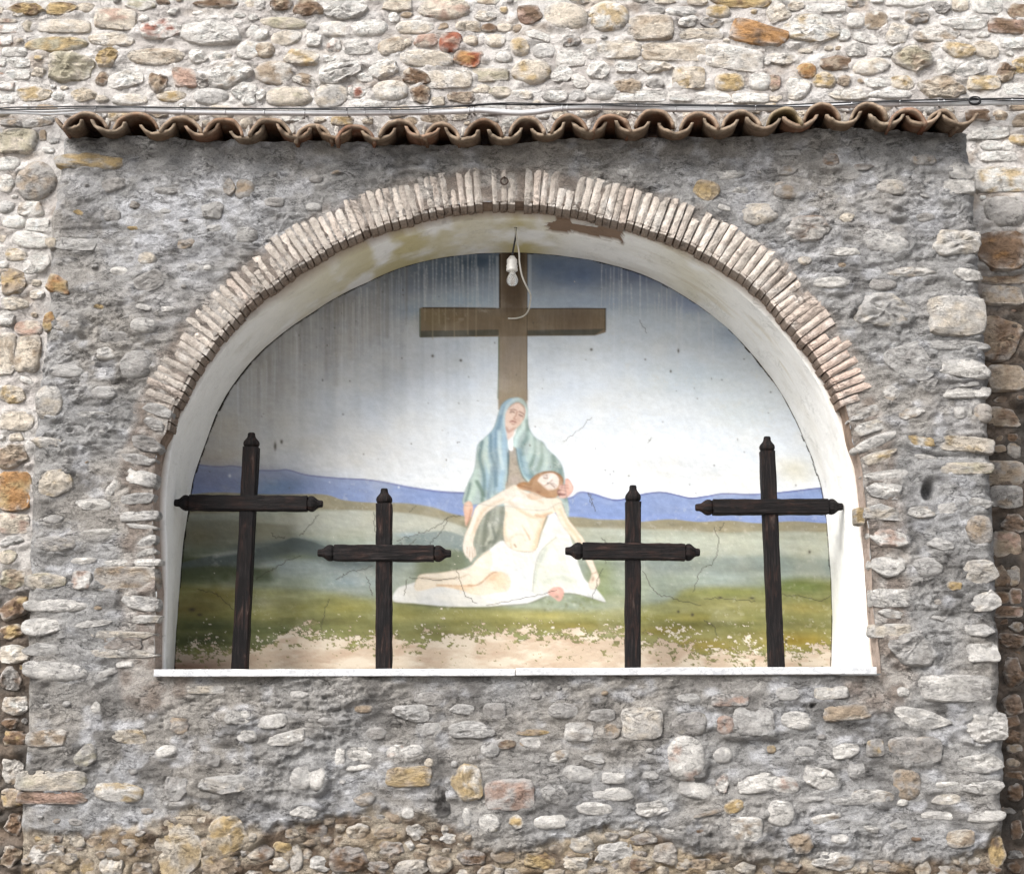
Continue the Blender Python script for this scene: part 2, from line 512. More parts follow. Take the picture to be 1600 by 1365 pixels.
# ------------------------------------------------------------------ stones: centre x y, width, height (pixels), colours, form, turn
# colours: w white, c cream, t tan, y ochre, o orange, b brown, g grey, G light grey, p pink, r red, k flint, l olive; forms: r round, b block, a angular, e craggy
PAL = {'w': (.78, .75, .705), 'c': (.68, .605, .505), 't': (.41, .325, .24), 'y': (.53, .39, .20), 'o': (.46, .255, .11), 'b': (.22, .145, .095),
       'g': (.40, .38, .36), 'G': (.55, .535, .515), 'p': (.50, .345, .275), 'r': (.36, .10, .05), 'k': (.07, .065, .062), 'l': (.47, .43, .32)}
WALL_STONES = """
14 47 28 12 wp b;10 64 22 15 wp b;23 82 36 14 w b;5 99 11 14 wp b;29 99 36 14 w b;28 117 36 14 w b;4 117 8 13 tp b;10 135 24 14 wp b;10 155 24 14 w b;2 19 10 11 c b;13 34 28 7 cp b;30 23 22 10 cw b
44 16 58 24 yb e;97 15 48 20 yb a;135 13 30 16 tc r;181 31 62 32 cp b -5;217 9 52 18 lw a -8;225 30 15 12 w r 15;101 42 76 21 cw b;44 42 19 17 cl a;253 48 62 38 wr a;337 53 98 44 wG a -6;177 62 70 23 cw a -4
88 70 90 23 ly r 3;110 105 72 44 lc e;167 92 37 30 yt e;245 89 86 26 ct r;389 80 36 27 wc r;364 117 70 40 wt e 12;160 125 20 25 bt e;198 126 48 33 wc a;248 131 28 32 bt e;289 123 41 34 pc a;318 128 22 24 tg e
52 148 52 24 cy a;92 151 22 13 w r;131 149 42 24 yc a 8;160 156 20 12 c r;204 157 52 18 wc r;269 152 44 17 yc r;330 152 50 25 Gw r;381 144 38 27 w a;389 159 22 16 w r;310 90 30 20 w e;346 90 32 18 wc a;335 5 70 14 bt a;392 7 20 14 c a
309 20 18 9 w a;374 25 22 8 w a;254 4 24 10 bt a;395 50 20 24 w r;60 193 50 16 Gt a 8;27 222 56 38 cl b;68 212 14 16 t a;20 193 36 14 gt a
406 8 18 18 gw a;437 8 36 18 bt e;483 13 48 28 bt e;537 16 72 32 wG e 10;620 10 56 24 ct a;694 15 74 34 cp r;762 4 30 9 ct a;444 37 70 19 lc r -4;489 45 19 13 gG r;525 46 50 24 wc r;577 45 54 27 w r;616 29 17 18 w a;636 24 20 10 t r
649 44 56 22 cw r;732 42 36 15 ct b;764 44 25 13 bt r;789 43 24 14 c r;408 54 22 23 w a;447 60 44 24 cw r 8;491 64 22 22 w b;522 72 25 21 wp a;559 74 40 24 wG a;612 73 43 25 tc r 15;637 68 12 13 c r;666 65 38 20 pc r 10;704 67 33 31 pr r;735 64 23 16 ct r;774 63 31 19 cw r
414 79 30 24 tc r;469 93 56 29 cy a -10;510 92 25 11 w a;667 93 77 27 cw r -3;733 93 46 29 or a;788 89 26 22 wG a;429 115 56 37 tw r;528 112 70 38 wg e 15;570 122 27 17 w a -15;600 110 44 30 wc e;648 122 44 26 bc a -20;702 126 66 28 cw b
765 118 56 20 cl b;477 126 46 20 tw a -15;451 152 66 30 cl r;517 150 50 37 cG r;560 142 31 22 wr a;578 163 50 14 w r;610 144 53 31 cw r;656 150 32 26 bt e;723 154 46 19 tb a;751 140 28 16 cl r;782 144 36 17 cl r;407 150 16 20 w a;535 190 32 13 yc b;500 188 22 10 c a;575 190 20 12 ct a
827 23 47 30 bp a 6;885 27 63 42 c r -10;951 27 57 46 wy r;905 2 36 10 tg a;1017 45 65 38 ct b;1026 17 26 12 gG r;1064 19 46 16 wG r;1037 2 38 10 c a;1090 4 30 12 ct a;1122 19 36 21 yc r;1073 36 38 17 w e 12;1113 36 36 16 gt a;1157 4 90 18 yb a;1183 52 92 40 ob a -12
1092 53 72 17 cg b;808 44 18 14 t r;840 56 40 15 w a -22;812 73 28 29 cy r;850 80 35 23 Gw r;892 92 43 25 w b;891 67 32 18 gb e;920 66 25 10 c b;925 84 21 18 w a;967 79 63 27 cw b;1053 82 97 29 ct b;1147 92 86 36 wc b -8;1199 95 14 18 w a
831 113 56 37 cy r;935 110 38 28 w a 10;978 107 32 16 w b;1022 107 52 19 cw e;1076 123 48 34 cy b;1140 130 44 30 yw r;1187 129 34 27 wG r;981 135 40 25 tc e;940 144 46 28 Gw r;877 118 34 26 w a 30;815 147 32 17 wc a;865 150 40 20 wg a;902 149 24 18 G a;1001 152 82 15 w b;1062 152 36 15 w b;1115 152 55 18 w b;1172 155 54 16 w b;905 128 20 30 wg a 40
1216 22 36 33 cw a 20;1244 10 24 18 ct a;1290 13 58 15 w b;1336 5 34 14 tg e;1370 2 20 8 w b;1413 5 60 14 w r;1267 48 84 46 wy a -4;1318 57 22 22 w a;1337 33 28 25 w r;1368 33 37 30 tw r;1403 54 34 36 cw a -10;1354 59 40 18 wg a -10;1433 28 38 26 gt e;1470 15 30 20 g e
1499 10 28 22 cw a;1540 11 44 26 w b;1587 18 34 26 tb a;1502 38 76 21 w a 3;1575 43 60 23 bp b -3;1465 54 76 24 tw a;1496 79 50 25 cy a;1540 79 40 25 ct r -20;1582 69 40 17 w b;1336 80 33 24 wg a;1381 81 26 18 w a;1426 95 58 48 tl e;1475 106 30 25 w a;1519 108 56 28 wG a 8;1571 113 28 34 tb e;1594 105 26 30 yc a
1220 94 42 23 cw a;1260 111 29 23 oy r;1302 99 50 24 bt a;1361 106 53 26 cw r 6;1288 127 32 26 yc r;1246 141 36 38 wc a -20;1209 131 22 24 tp a;1210 155 22 12 c a;1321 149 68 17 cw a;1371 132 34 18 w a;1410 132 40 24 cy a;1392 149 64 14 wG r;1473 139 74 34 tc e;1537 130 48 22 cy b;1586 141 34 18 w b
1527 181 36 18 bp b;1590 170 26 9 tb b;1546 209 66 20 w a 8;1590 219 26 18 yc r;1549 228 34 16 w r;1574 228 18 17 w r;1560 245 54 14 w b
14 257 34 22 w r;57 284 58 54 gt r 30;10 287 24 28 wc r;50 326 40 24 wt a;10 324 24 18 G r;22 347 34 20 w r;60 353 34 20 w b;50 376 58 26 w r -8;25 399 38 18 cy a;58 411 40 30 w a 20;6 414 14 12 w r;20 439 42 40 ty a;22 473 42 22 cw a;10 496 24 28 wg a;44 513 40 24 pc r;10 553 28 60 ct b;44 553 36 54 tc b
18 615 38 30 cy a;27 658 48 28 c b;22 712 46 40 tb e;23 767 46 54 oy b;22 818 44 28 cp b;12 870 26 20 cl r;18 905 40 30 tl e;16 950 44 30 by e 30;12 985 34 24 yb e;14 1022 40 26 cw e;10 1062 30 34 gb e;18 1102 40 26 wt e;8 1130 24 18 b e;15 1202 34 38 tw e;12 1248 32 26 ty a;14 1290 30 30 bt e;10 1338 30 30 tb e
1562 282 80 38 wy b;1569 331 56 46 g r;1565 388 80 66 bo a;1570 432 66 16 bt b;1571 458 60 28 tg b;1568 525 66 74 bt e;1577 588 52 40 tb b;1575 648 52 34 tb a -8;1592 700 20 24 tg e;1573 737 58 36 tg b;1577 774 46 32 gt b;1590 815 40 26 b e;1580 847 46 44 tp a 10;1569 898 26 32 tb a;1590 898 20 30 tg a;1572 931 20 22 bt b;1593 931 18 24 bp b;1580 955 40 16 bp b;1586 1000 40 22 b e;1590 1050 30 40 b e;1588 1100 30 30 bt e;1592 1192 18 14 tg r;1590 1150 24 20 b e;1592 1240 22 26 b e;1594 1300 20 30 b e
"""
SHRINE_STONES = """
141 252 112 24 yG r -2;359 293 20 28 tG a;383 297 30 32 tg r;120 381 80 22 Gw a;78 379 18 20 yc a;176 338 26 18 g r;230 404 28 20 cw r;208 357 18 7 y a;123 333 16 8 y a -20;91 446 46 26 oy a -30;187 424 28 13 w r;231 442 50 32 g a 20;155 479 18 8 y a;226 481 30 10 w a -8;225 509 42 22 w r -5;262 484 26 9 w r
179 527 46 20 g r;76 503 18 34 yo a -12;104 507 38 30 gt a;166 552 30 20 wc r;212 570 46 44 gG r;104 580 50 22 Gg r;335 330 38 26 gG a;385 367 34 26 Gg r;335 358 24 12 G a;290 382 30 18 tg a;302 419 18 14 G a;325 420 14 10 w r
76 628 40 50 cw r;163 614 36 20 G r;149 648 44 10 G a;71 690 46 18 cG a;83 755 54 42 cy a 12;145 788 56 18 w a 3;161 830 62 8 w a;89 849 62 22 gc r;132 876 38 10 w a;72 907 58 30 cl a -6;128 906 28 26 wp b;196 904 88 36 tc b;88 946 92 20 w r;147 973 50 13 w a 5
193 993 92 16 c a;192 1005 54 18 bt b;192 1020 92 13 cw a;68 980 60 26 wG a;68 1014 58 18 Gt a;84 1048 92 28 w r -5;197 1038 26 10 w a;165 1052 34 12 Gg a 25;321 1077 54 12 cw b;77 1154 66 28 tw a;135 1181 34 32 lg a 20;204 1151 52 22 cy a;280 1132 32 26 tb a;371 1122 42 20 w a 10;387 1149 30 18 w r;260 1174 32 18 w r 20;328 1186 36 20 g a
81 1219 96 28 cl b;82 1245 98 19 pb b;184 1237 72 28 wy r -4;275 1232 34 44 gG a;350 1225 70 28 Gc a 8;273 1322 70 86 cy a 8;358 1301 58 54 yc a 25;137 1354 26 28 yt r;150 1105 16 18 w a
467 1085 27 11 w r;423 1127 48 20 w a 8;450 1153 57 20 wc a 14;568 1107 26 12 t r;645 1113 56 26 G e;670 1092 40 20 g a;588 1145 28 18 g r;670 1138 36 16 G b;734 1139 76 28 G e;720 1108 36 16 G a;773 1110 32 22 g b;531 1182 15 24 w b;560 1179 39 22 w a;617 1174 28 19 wp r 18;644 1174 34 19 w r 12;560 1199 36 9 w r 6;670 1191 14 13 c r
639 1213 63 29 yt b;475 1212 40 32 wG r 38;497 1215 22 34 wG r -8;729 1225 46 56 yw a;687 1250 36 46 k a;797 1241 68 42 pG b 4;730 1276 14 24 w r 10;765 1285 30 24 wl r -10;638 1270 19 15 w r;806 1282 20 22 yw a;766 1171 26 22 G r;792 1162 30 13 tb a;475 1267 40 20 w e;710 1193 10 9 G r;460 1340 22 40 c a;500 1350 30 22 wg e;560 1300 34 24 tc e;610 1330 40 30 tb e;650 1300 30 24 cw e;440 1322 26 20 y a;590 1355 34 20 bt e;690 1350 40 26 tc e;735 1340 40 24 bt e;700 1310 26 20 wc e
880 1110 42 22 g r;938 1116 40 20 g a;1003 1129 58 44 cw b;1078 1130 50 33 gl r;1133 1132 27 27 pg r;1177 1126 56 40 Gg b;1140 1093 52 18 gp b;905 1143 42 26 wt b;955 1140 28 24 tg a;835 1144 50 9 ty a;830 1160 36 14 w a;875 1180 32 18 wt r 12;927 1186 32 9 w a -15;1072 1184 54 60 wp r;1129 1180 28 22 wG r 10;904 1209 44 24 Gw r -15;959 1214 33 17 wl b;1016 1211 24 14 G r
1087 1233 48 25 wG r -14;1128 1223 17 28 wp a -10;1180 1223 48 28 w b 5;867 1240 40 24 Gw r -8;957 1240 60 20 wG r;928 1262 52 18 w r -3;862 1283 50 20 w r 3;1146 1259 30 18 yw r 20;1165 1294 46 33 wt b;1224 1225 46 24 wp r -6;1110 1268 50 6 t a 14;1020 1262 50 26 We e;820 1160 14 12 tp r;840 1345 50 26 yb e;900 1350 44 22 cw e;960 1330 60 30 w e;1040 1335 46 30 tc e;1000 1352 40 20 bt e;1100 1352 40 20 tb e
1230 1084 34 20 G r;1298 1082 48 18 wc b 4;1333 1081 14 14 G r;1322 1113 68 22 tc b 5;1245 1125 44 26 wG r -8;1208 1135 18 12 G r;1411 1081 18 14 w r;1493 1075 100 38 wg b;1442 1123 86 28 wG a -8;1430 1171 76 36 gt b;1321 1172 37 24 w a 8;1367 1168 25 23 gy b 8;1206 1170 14 12 ty r;1258 1174 26 16 G r;1282 1215 54 38 w a -14;1340 1202 28 22 G a 20
1417 1225 43 44 tg r;1360 1243 60 20 wt a;1408 1253 22 10 w r;1480 1226 33 9 w b;1536 1230 66 20 wG a;1477 1248 42 17 wc a;1468 1274 50 12 w a;1540 1275 55 17 w r 3;1219 1269 38 37 w r -10;1289 1277 48 13 wt r 12;1402 1290 26 10 w a;1311 1309 26 14 wG r;1250 1314 38 28 te e;1541 1137 60 44 we e;1532 1191 70 26 wG a -4;1325 1250 60 12 G a;1270 1248 44 8 G a 8;1300 1345 60 26 wt e;1230 1352 40 22 tc e;1380 1352 50 18 tb e;1560 1330 26 50 yb e
1394 294 48 26 c r;1501 268 40 28 Gw a;1498 293 48 22 w b;1228 265 38 18 gt a;1297 252 25 22 bg r;1230 297 42 28 gt r;1186 335 55 34 c r 4;1102 295 42 34 yt a -30;1140 273 46 15 Gw a 6;1158 297 28 11 w a;1264 357 76 44 bw e;1323 341 24 17 cy a;1382 380 68 38 Gw r -8;1320 396 46 14 w a;1497 382 70 44 wc e;1300 442 56 18 w r;1422 426 70 16 wt e;1378 445 42 20 g r;1512 431 46 22 w a -8
1379 488 84 54 Gc e;1493 495 86 58 cw b;1420 563 76 62 Gg a;1496 540 98 16 G a;1505 578 84 30 wG a;1257 408 22 13 c r;1130 325 24 10 w a -10;980 270 30 14 G a;1316 414 18 9 tb a;1440 250 40 18 gt a;1350 262 30 12 gb a;1505 600 60 12 G a;1230 240 40 8 G b;490 325 24 14 G r;430 318 30 16 g r
1391 614 24 26 wt a 20;1511 613 70 17 w b;1424 646 44 16 wt a 16;1537 645 26 28 tc r;1503 644 30 20 wg a;1438 689 42 18 yw a -14;1511 695 78 23 cy b -4;1449 714 36 10 w a -10;1510 732 76 17 cl b;1436 799 46 20 wt a;1479 795 28 16 wG b 8;1531 828 38 44 tg r 14;1449 886 44 28 Gg r;1530 892 56 40 cw a 20;1540 940 42 36 wc a;1489 915 22 14 yt a;1530 785 46 14 Gg a -8;1450 598 30 24 gG a 30;1470 850 40 20 G a;1530 985 50 22 wG a;1535 1020 46 26 wG b
245 640 46 17 Gg a -22;243 664 36 16 gG a -24;228 692 52 24 gk e -20;216 718 56 16 gG a -14;218 746 52 22 wG b -14;176 760 14 30 w a -38;216 778 50 18 Gg a 6;217 806 54 15 wG b 3;223 823 42 8 w a -6;229 846 32 16 wG a 26;229 862 32 11 w a 14;207 879 78 11 w b 2;219 942 54 22 Gw a -8;230 967 40 14 cw a
1350 647 52 18 wt a 22;1358 668 56 18 wc a 20;1368 690 70 17 w r 22;1376 713 58 17 cy a 18;1384 741 66 16 wG a 8;1380 767 64 24 wG a -4;1380 801 66 26 Gc a -4;1344 806 14 24 yc b;1392 842 62 32 wp a -6;1390 886 56 30 wG a;1392 934 56 26 wG b;1392 958 42 14 wt a -5;1392 985 56 20 cw b;1425 1012 70 48 gG e
"""

def stone_mesh(w, h, form, seed, c1, c2, bulge, turn=0.0, bed=None, fine=True, smear=0.0):
    """One stone, face towards -Y, about its own centre; w and h in metres."""
    rg = np.random.default_rng(seed)
    na, nr = (26, 8) if fine else (14, 5)
    th = np.linspace(0, 2 * np.pi, na, endpoint=False)
    ex = {'r': 2.4, 'b': 5.5, 'a': 3.2, 'e': 2.9}[form]
    rad = (np.abs(np.cos(th)) ** ex + np.abs(np.sin(th)) ** ex) ** (-1 / ex)
    wob = sum(rg.normal(0, 1) / k * np.cos(k * th + rg.uniform(0, 6.3)) for k in range(2, 7))
    rad = rad * (1 + {'r': .06, 'b': .045, 'a': .08, 'e': .10}[form] * wob)
    if form in 'ae':
        for _ in range(rg.integers(4, 7)):
            c_ = np.cos(th - rg.uniform(0, 6.3))
            lim = np.where(c_ > 0.15, rg.uniform(.72, 1.02) / np.maximum(c_, .15), 9)
            rad = np.minimum(rad, lim)
    if form == 'e':
        rad = rad * (1 + 0.10 * vnoise(3 * np.cos(th) + seed * 1.7, 3 * np.sin(th), 12))
    rho = np.array([1.04, 1.0, .94, .84, .68, .50, .30, .11]) if fine else np.array([1.04, 1.0, .86, .58, .25])
    pw = {'r': 3.0, 'b': 8.0, 'a': 6.0, 'e': 4.5}[form]
    hz = bulge * np.clip(1 - rho ** pw, 0, 1) ** (1 / 1.9)
    uu = rho[:, None] * (rad * np.cos(th))[None, :] * w / 2
    vv = rho[:, None] * (rad * np.sin(th))[None, :] * h / 2
    y = np.repeat(hz[:, None], na, 1)
    if True:
        for _ in range({'r': 2, 'a': 6, 'b': 3, 'e': 6}[form]):
            a = rg.uniform(0, 6.3)
            pl = bulge * rg.uniform(.75, 1.1) - rg.uniform(.15, .65) * bulge * (np.cos(a) * uu / (w / 2) + np.sin(a) * vv / (h / 2))
            y = np.minimum(y, pl)
    s = int(seed) % 9973
    amp = {'r': .16, 'b': .26, 'a': .34, 'e': .36}[form] * bulge
    fr = {'r': .035, 'b': .028, 'a': .024, 'e': .020}[form]
    y = y + amp * (fbm(uu / fr + s, vv / fr * 1.3 - s, s, 3, 0.6) + (0.3 * ridge(uu / fr / 1.6 - s, vv / fr, s + 1, 2) if form == 'e' else 0)) * (rho[:, None] < 0.99)
    y[0] = -0.05
    ca, sa = math.cos(turn), math.sin(turn)
    V = np.stack([uu * ca - vv * sa, -y, uu * sa + vv * ca], -1).reshape(-1, 3)
    V = np.concatenate([V, [[0, -y[-1].mean(), 0]]])
    F = [tuple(q) for q in grid_faces(nr, na, True).tolist()]
    k = (nr - 1) * na
    F += [(k + i, k + (i + 1) % na, nr * na) for i in range(na)]
    n1 = fbm(V[:, 0] / .045 + s, V[:, 2] / .035, s + 3, 3)
    mixv = sstep(-.12, .30, n1 + rg.uniform(-.25, .1))[:, None]
    C = lerp(np.array(c1), np.array(c2), mixv * (0.85 if c1 != c2 else 0))
    C = C * (1 + .12 * fbm(V[:, 0] / .02, V[:, 2] / .015 + s, s + 4, 2))[:, None]
    if bed is not None:
        rh = np.concatenate([np.repeat(rho, na), [0]])
        sm = sstep(.55, 1.0, rh) * sstep(-.35, .35, fbm(V[:, 0] / .03 + s, V[:, 2] / .025, s + 9, 3))
        over = smear * sstep(-.15, .35, fbm(V[:, 0] / .05 - s, V[:, 2] / .035, s + 12, 4) + rg.uniform(-.3, .3))
        C = lerp(C, np.array(bed), np.clip(np.maximum(.75 * sm, over), 0, 1)[:, None])
    return V, F, np.clip(C, .01, .85)

def parse(txt):
    out = []
    for tok in txt.replace("\n", ";").split(";"):
        q = tok.split()
        if len(q) >= 6:
            cs = ''.join(ch for ch in q[4] if ch in PAL) or 'w'
            out.append((float(q[0]), float(q[1]), float(q[2]), float(q[3]), cs, q[5], float(q[6]) if len(q) > 6 else 0.0))
    return out

rng = np.random.default_rng(11)
CELLPX = 3.0

def fill(stones, allowed, sizes, tries, x0, x1, y0, y1, gap, pick):
    """Add stones in the free room between the measured ones, largest first."""
    nx, ny = int((x1 - x0) / CELLPX), int((y1 - y0) / CELLPX)
    gx, gy = np.meshgrid(x0 + (np.arange(nx) + .5) * CELLPX, y0 + (np.arange(ny) + .5) * CELLPX)
    occ = ~allowed(gx, gy)
    def blot(s, test):
        cx, cy, w, h, rot = s[0], s[1], s[2] + gap, s[3] + gap, R(s[6])
        r_ = max(w, h) / 2 + CELLPX
        i0, i1 = max(int((cx - r_ - x0) / CELLPX), 0), min(int((cx + r_ - x0) / CELLPX) + 1, nx)
        j0, j1 = max(int((cy - r_ - y0) / CELLPX), 0), min(int((cy + r_ - y0) / CELLPX) + 1, ny)
        if i0 >= i1 or j0 >= j1:
            return False
        dx, dy = gx[j0:j1, i0:i1] - cx, -(gy[j0:j1, i0:i1] - cy)
        ux, uy = dx * math.cos(rot) + dy * math.sin(rot), -dx * math.sin(rot) + dy * math.cos(rot)
        mk = (np.abs(ux) / (w / 2)) ** 3 + (np.abs(uy) / (h / 2)) ** 3 < 1
        if test and occ[j0:j1, i0:i1][mk].any():
            return False
        occ[j0:j1, i0:i1] |= mk
        return True
    for s in stones:
        blot(s, False)
    new = []
    for (wa, wb, asp), nt in zip(sizes, tries):
        free = np.argwhere(~occ)
        if not len(free):
            break
        for k in rng.integers(0, len(free), nt):
            j, i = free[k]
            w = rng.uniform(wa, wb)
            s = (gx[j, i] + rng.uniform(-1, 1), gy[j, i] + rng.uniform(-1, 1), w, w * rng.uniform(*asp), None, None, rng.normal(0, 9))
            if not occ[j, i] and blot(s, True):
                cs, fm = pick(s[0], s[1])
                new.append(s[:4] + (cs, fm, s[6]))
    return new

def choice(opts):
    return opts[rng.integers(len(opts))]

# ---- building wall
def outline_px(pts, off):
    return [(x + off, y) for x, y in pts]
shr_poly = outline_px(LEFT_EDGE, -2) + [(28, 1700)] + [(1580, 1700)] + outline_px(RIGHT_EDGE, 2)[::-1] + [(1530, 196), (1300, 180), (800, 200), (400, 205), (90, 190)]

def wall_ok(x, y):
    return ~inside(x, y, shr_poly)

def wall_pick(x, y):
    if (x > 1500 and y > 330 + 0.0 * x):
        return choice(['bt', 'tb', 'tg', 'b', 'bp', 'gt']), choice('abe')
    if x < 120 and y > 860:
        return choice(['bt', 'tb', 'ty', 'tw', 'by', 'g']), choice('aee')
    return choice(['w', 'w', 'wc', 'c', 'wG', 'G', 'ct', 'cw', 't', 'gG', 'cy', 'tc']), choice('rraabe')

wall_list = parse(WALL_STONES)
wall_in = fill(wall_list, wall_ok, [(28, 46, (.45, .7)), (18, 28, (.45, .8)), (10, 18, (.5, .9))], [800, 3000, 1200], 0, 1600, 0, 1365, 4, wall_pick)

def wall_out_ok(x, y):
    return wall_ok(x, y) & ~((x > -6) & (x < 1606) & (y > -6) & (y < 1700)) & ((x < 60) | (x > 1540) | (y < 100))
wall_off = fill(wall_list, wall_out_ok, [(50, 90, (.35, .6)), (28, 50, (.4, .7)), (14, 28, (.5, .8))], [1500, 3000, 3000], -220, 1820, -220, 1590, 5, wall_pick)

# ---- shrine face
ring_px = BRICK_EDGE
def shrine_ok(x, y):
    ok = inside(x, y, outline_px(LEFT_EDGE, 6)[::-1] + outline_px(RIGHT_EDGE, -6)) & (y > 262)
    op = [(a, bq) for a, bq in BRICK_EDGE] + [(1380, 1060), (236, 1060)]
    return ok & ~inside(x, y, op) & (seg_dist(x, y, BRICK_EDGE) > 78) & ~((y > 1035) & (y < 1064) & (x > 232) & (x < 1385))

def shrine_pick(x, y):
    if y > 1290:
        return choice(['tb', 'tc', 'cw', 'bt', 'yt', 'b', 'w']), choice('aeee')
    return choice(['g', 'g', 'gG', 'G', 'gt', 'tg', 'g', 'Gw']), choice('raae')

def core_ok(x, y):
    return inside(x, y, outline_px(LEFT_EDGE, 3)[::-1] + outline_px(RIGHT_EDGE, -3) + [(1575, 1420), (28, 1420)]) & (y > np.interp(x, [q[0] for q in EROSION], [q[1] for q in EROSION]) + 4)

def core_pick(x, y):
    return choice(['tb', 'tc', 'cw', 'tc', 'ct', 'bc', 'tw', 'ty', 'ct']), choice('aeee')

shr_list = parse(SHRINE_STONES)
shr_in = fill(shr_list, shrine_ok, [(26, 46, (.35, .6)), (14, 26, (.4, .7)), (7, 13, (.5, .8))], [150, 160, 120], 20, 1600, 255, 1365, 14, shrine_pick)
core_in = fill(shr_list + shr_in, core_ok, [(34, 60, (.5, .9)), (20, 34, (.5, .9)), (12, 20, (.5, 1.0))], [900, 1200, 500], 20, 1600, 1240, 1420, 0, core_pick)
shr_in = shr_in + core_in
shr_all = shr_list + sorted(shr_in, key=lambda s: -s[2] * s[3])

in_view = wall_list + wall_in
in_view.sort(key=lambda s: -s[2] * s[3])
N_OBJ = 300

def bulge_of(w_, h_, fm):
    return float(np.clip(.010 + .17 * min(w_, h_), .010, .036)) * (1.25 if fm == 'e' else 1.0)

def seats(lst, hf, Y, lift, GROW=1.0):
    """World centre, size and base height of every stone of a list."""
    px = np.array([s[0] for s in lst]); py = np.array([s[1] for s in lst])
    c = P(px, py, Y)
    k = GROW / PPM * (Y + DIST) / DIST
    w = np.array([s[2] for s in lst]) * k; h = np.array([s[3] for s in lst]) * k
    ox, oz = np.array([0, .3, -.3, 0, 0]), np.array([0, 0, 0, .3, -.3])
    hc = hf(c[:, 0, None] + ox * w[:, None], c[:, 2, None] + oz * h[:, None])[0].mean(1)
    bl_ = np.array([bulge_of(a_, b_, s[5]) for a_, b_, s in zip(w, h, lst)])
    return c, w, h, hc + lift * bl_, bl_

def embed(X, Z, H, lst, seat, lo, hi, seed, reach=.028):
    """Mortar drawn up unevenly against the stones, so that they sit in it."""
    c, w, h, base, bl_ = seat
    nr_, nc_ = X.shape
    x0, x1 = X[:, 0].min(), X[:, -1].max()
    zt = Z[-1].max()
    z00 = Z[0].min()
    amp = lo + (hi - lo) * (.5 + .5 * np.clip(1.6 * fbm(X / .06, Z / .035, seed, 3), -1, 1))
    for i in range(len(lst)):
        r_ = max(w[i], h[i]) / 2 + reach + .06
        c0 = int((c[i, 0] - r_ - .10 - x0) / (x1 - x0) * nc_)
        c1_ = int((c[i, 0] + r_ + .10 - x0) / (x1 - x0) * nc_) + 2
        r0 = int((c[i, 2] - r_ - .12 - z00) / (zt - z00) * nr_)
        r1 = int((c[i, 2] + r_ + .12 - z00) / (zt - z00) * nr_) + 2
        sl = (slice(max(r0, 0), min(max(r1, 0), nr_)), slice(max(c0, 0), min(max(c1_, 0), nc_)))
        x, z = X[sl] - c[i, 0], Z[sl] - c[i, 2]
        if x.size == 0:
            continue
        t = R(lst[i][6])
        u_, v_ = x * math.cos(t) + z * math.sin(t), -x * math.sin(t) + z * math.cos(t)
        ex = {'r': 2.4, 'b': 5, 'a': 3, 'e': 2.8}[lst[i][5]]
        rho = ((np.abs(u_) / (w[i] / 2)) ** ex + (np.abs(v_) / (h[i] / 2)) ** ex) ** (1 / ex)
        m_ = min(w[i], h[i]) / 2
        dd = (rho - 1) * m_
        bump_ = sstep(reach, .002, dd) * sstep(.45, .85, rho)
        T = base[i] + amp[sl] * bl_[i]
        H[sl] = np.where(bump_ > 0, np.maximum(H[sl], lerp(H[sl], T, bump_)), H[sl])
    return H

wall_all = in_view + wall_off
wall_seat = seats(wall_all, h_wall, Y_WALL, .05, 1.16)
shr_seat = seats(shr_all, h_shrine, 0.0, -.08, 1.12)
# ------------------------------------------------------------------ the shrine
shrine = empty("wayside_shrine", "grey rendered rubble wall shrine with brick arched niche, mural and tiled eave", "shrine", (0, 0, 0))

NU, NV, NS = 500, 440, 14
u = np.linspace(0, 1, NU)
v = np.linspace(0, 1, NV)
z0 = v[:, None] * np.ones((1, NU))
xm = np.linspace(le[:, 0].min(), re_[:, 0].max(), NU)[None, :] * np.ones((NV, 1))
Z = z0 * z_top(xm)
XL, XR = x_left(Z[:, 0]), x_right(Z[:, -1])
X = XL[:, None] + (XR - XL)[:, None] * u[None, :]
hh, ee, mm = h_shrine(X, Z)
hh = embed(X, Z, hh, shr_all, shr_seat, -.2, .80, 301)
edge = np.minimum(X - XL[:, None], XR[:, None] - X)
hh = hh - 0.045 * np.clip(1 - edge / 0.06, 0, 1) ** 2
cc = c_shrine(X, Z, ee, mm)
# the returns on both sides run back to the building wall
def side(ix, sgn):
    k = np.arange(1, NS + 1)[None, :] / NS
    y = -hh[:, [ix]] + k * (Y_WALL + 0.06 + hh[:, [ix]])
    zz = np.repeat(Z[:, [ix]], NS, 1)
    xx = X[:, [ix]] + sgn * (0.004 * k + 0.010 * fbm(y / 0.06, zz / 0.04, 90 + ix, 4) * np.minimum(1, k * 4))
    c = np.repeat(cc[:, [ix]], NS, 1) * (1 + 0.2 * fbm(y / 0.05, zz / 0.04, 93, 3))[..., None]
    return np.stack([xx, y, zz], -1), c
lv, lc = side(0, -1)
rv, rc = side(NU - 1, 1)
V = np.concatenate([lv[:, ::-1], np.stack([X, -hh, Z], -1), rv], 1)
Cc = np.concatenate([lc[:, ::-1], cc, rc], 1)
NCOL = NU + 2 * NS
F = grid_faces(NV, NCOL)
bl, br = brick_line[0], brick_line[-1]
open_poly = np.concatenate([brick_line, [[br[0], br[1] - 0.006], [bl[0], bl[1] - 0.006]]])
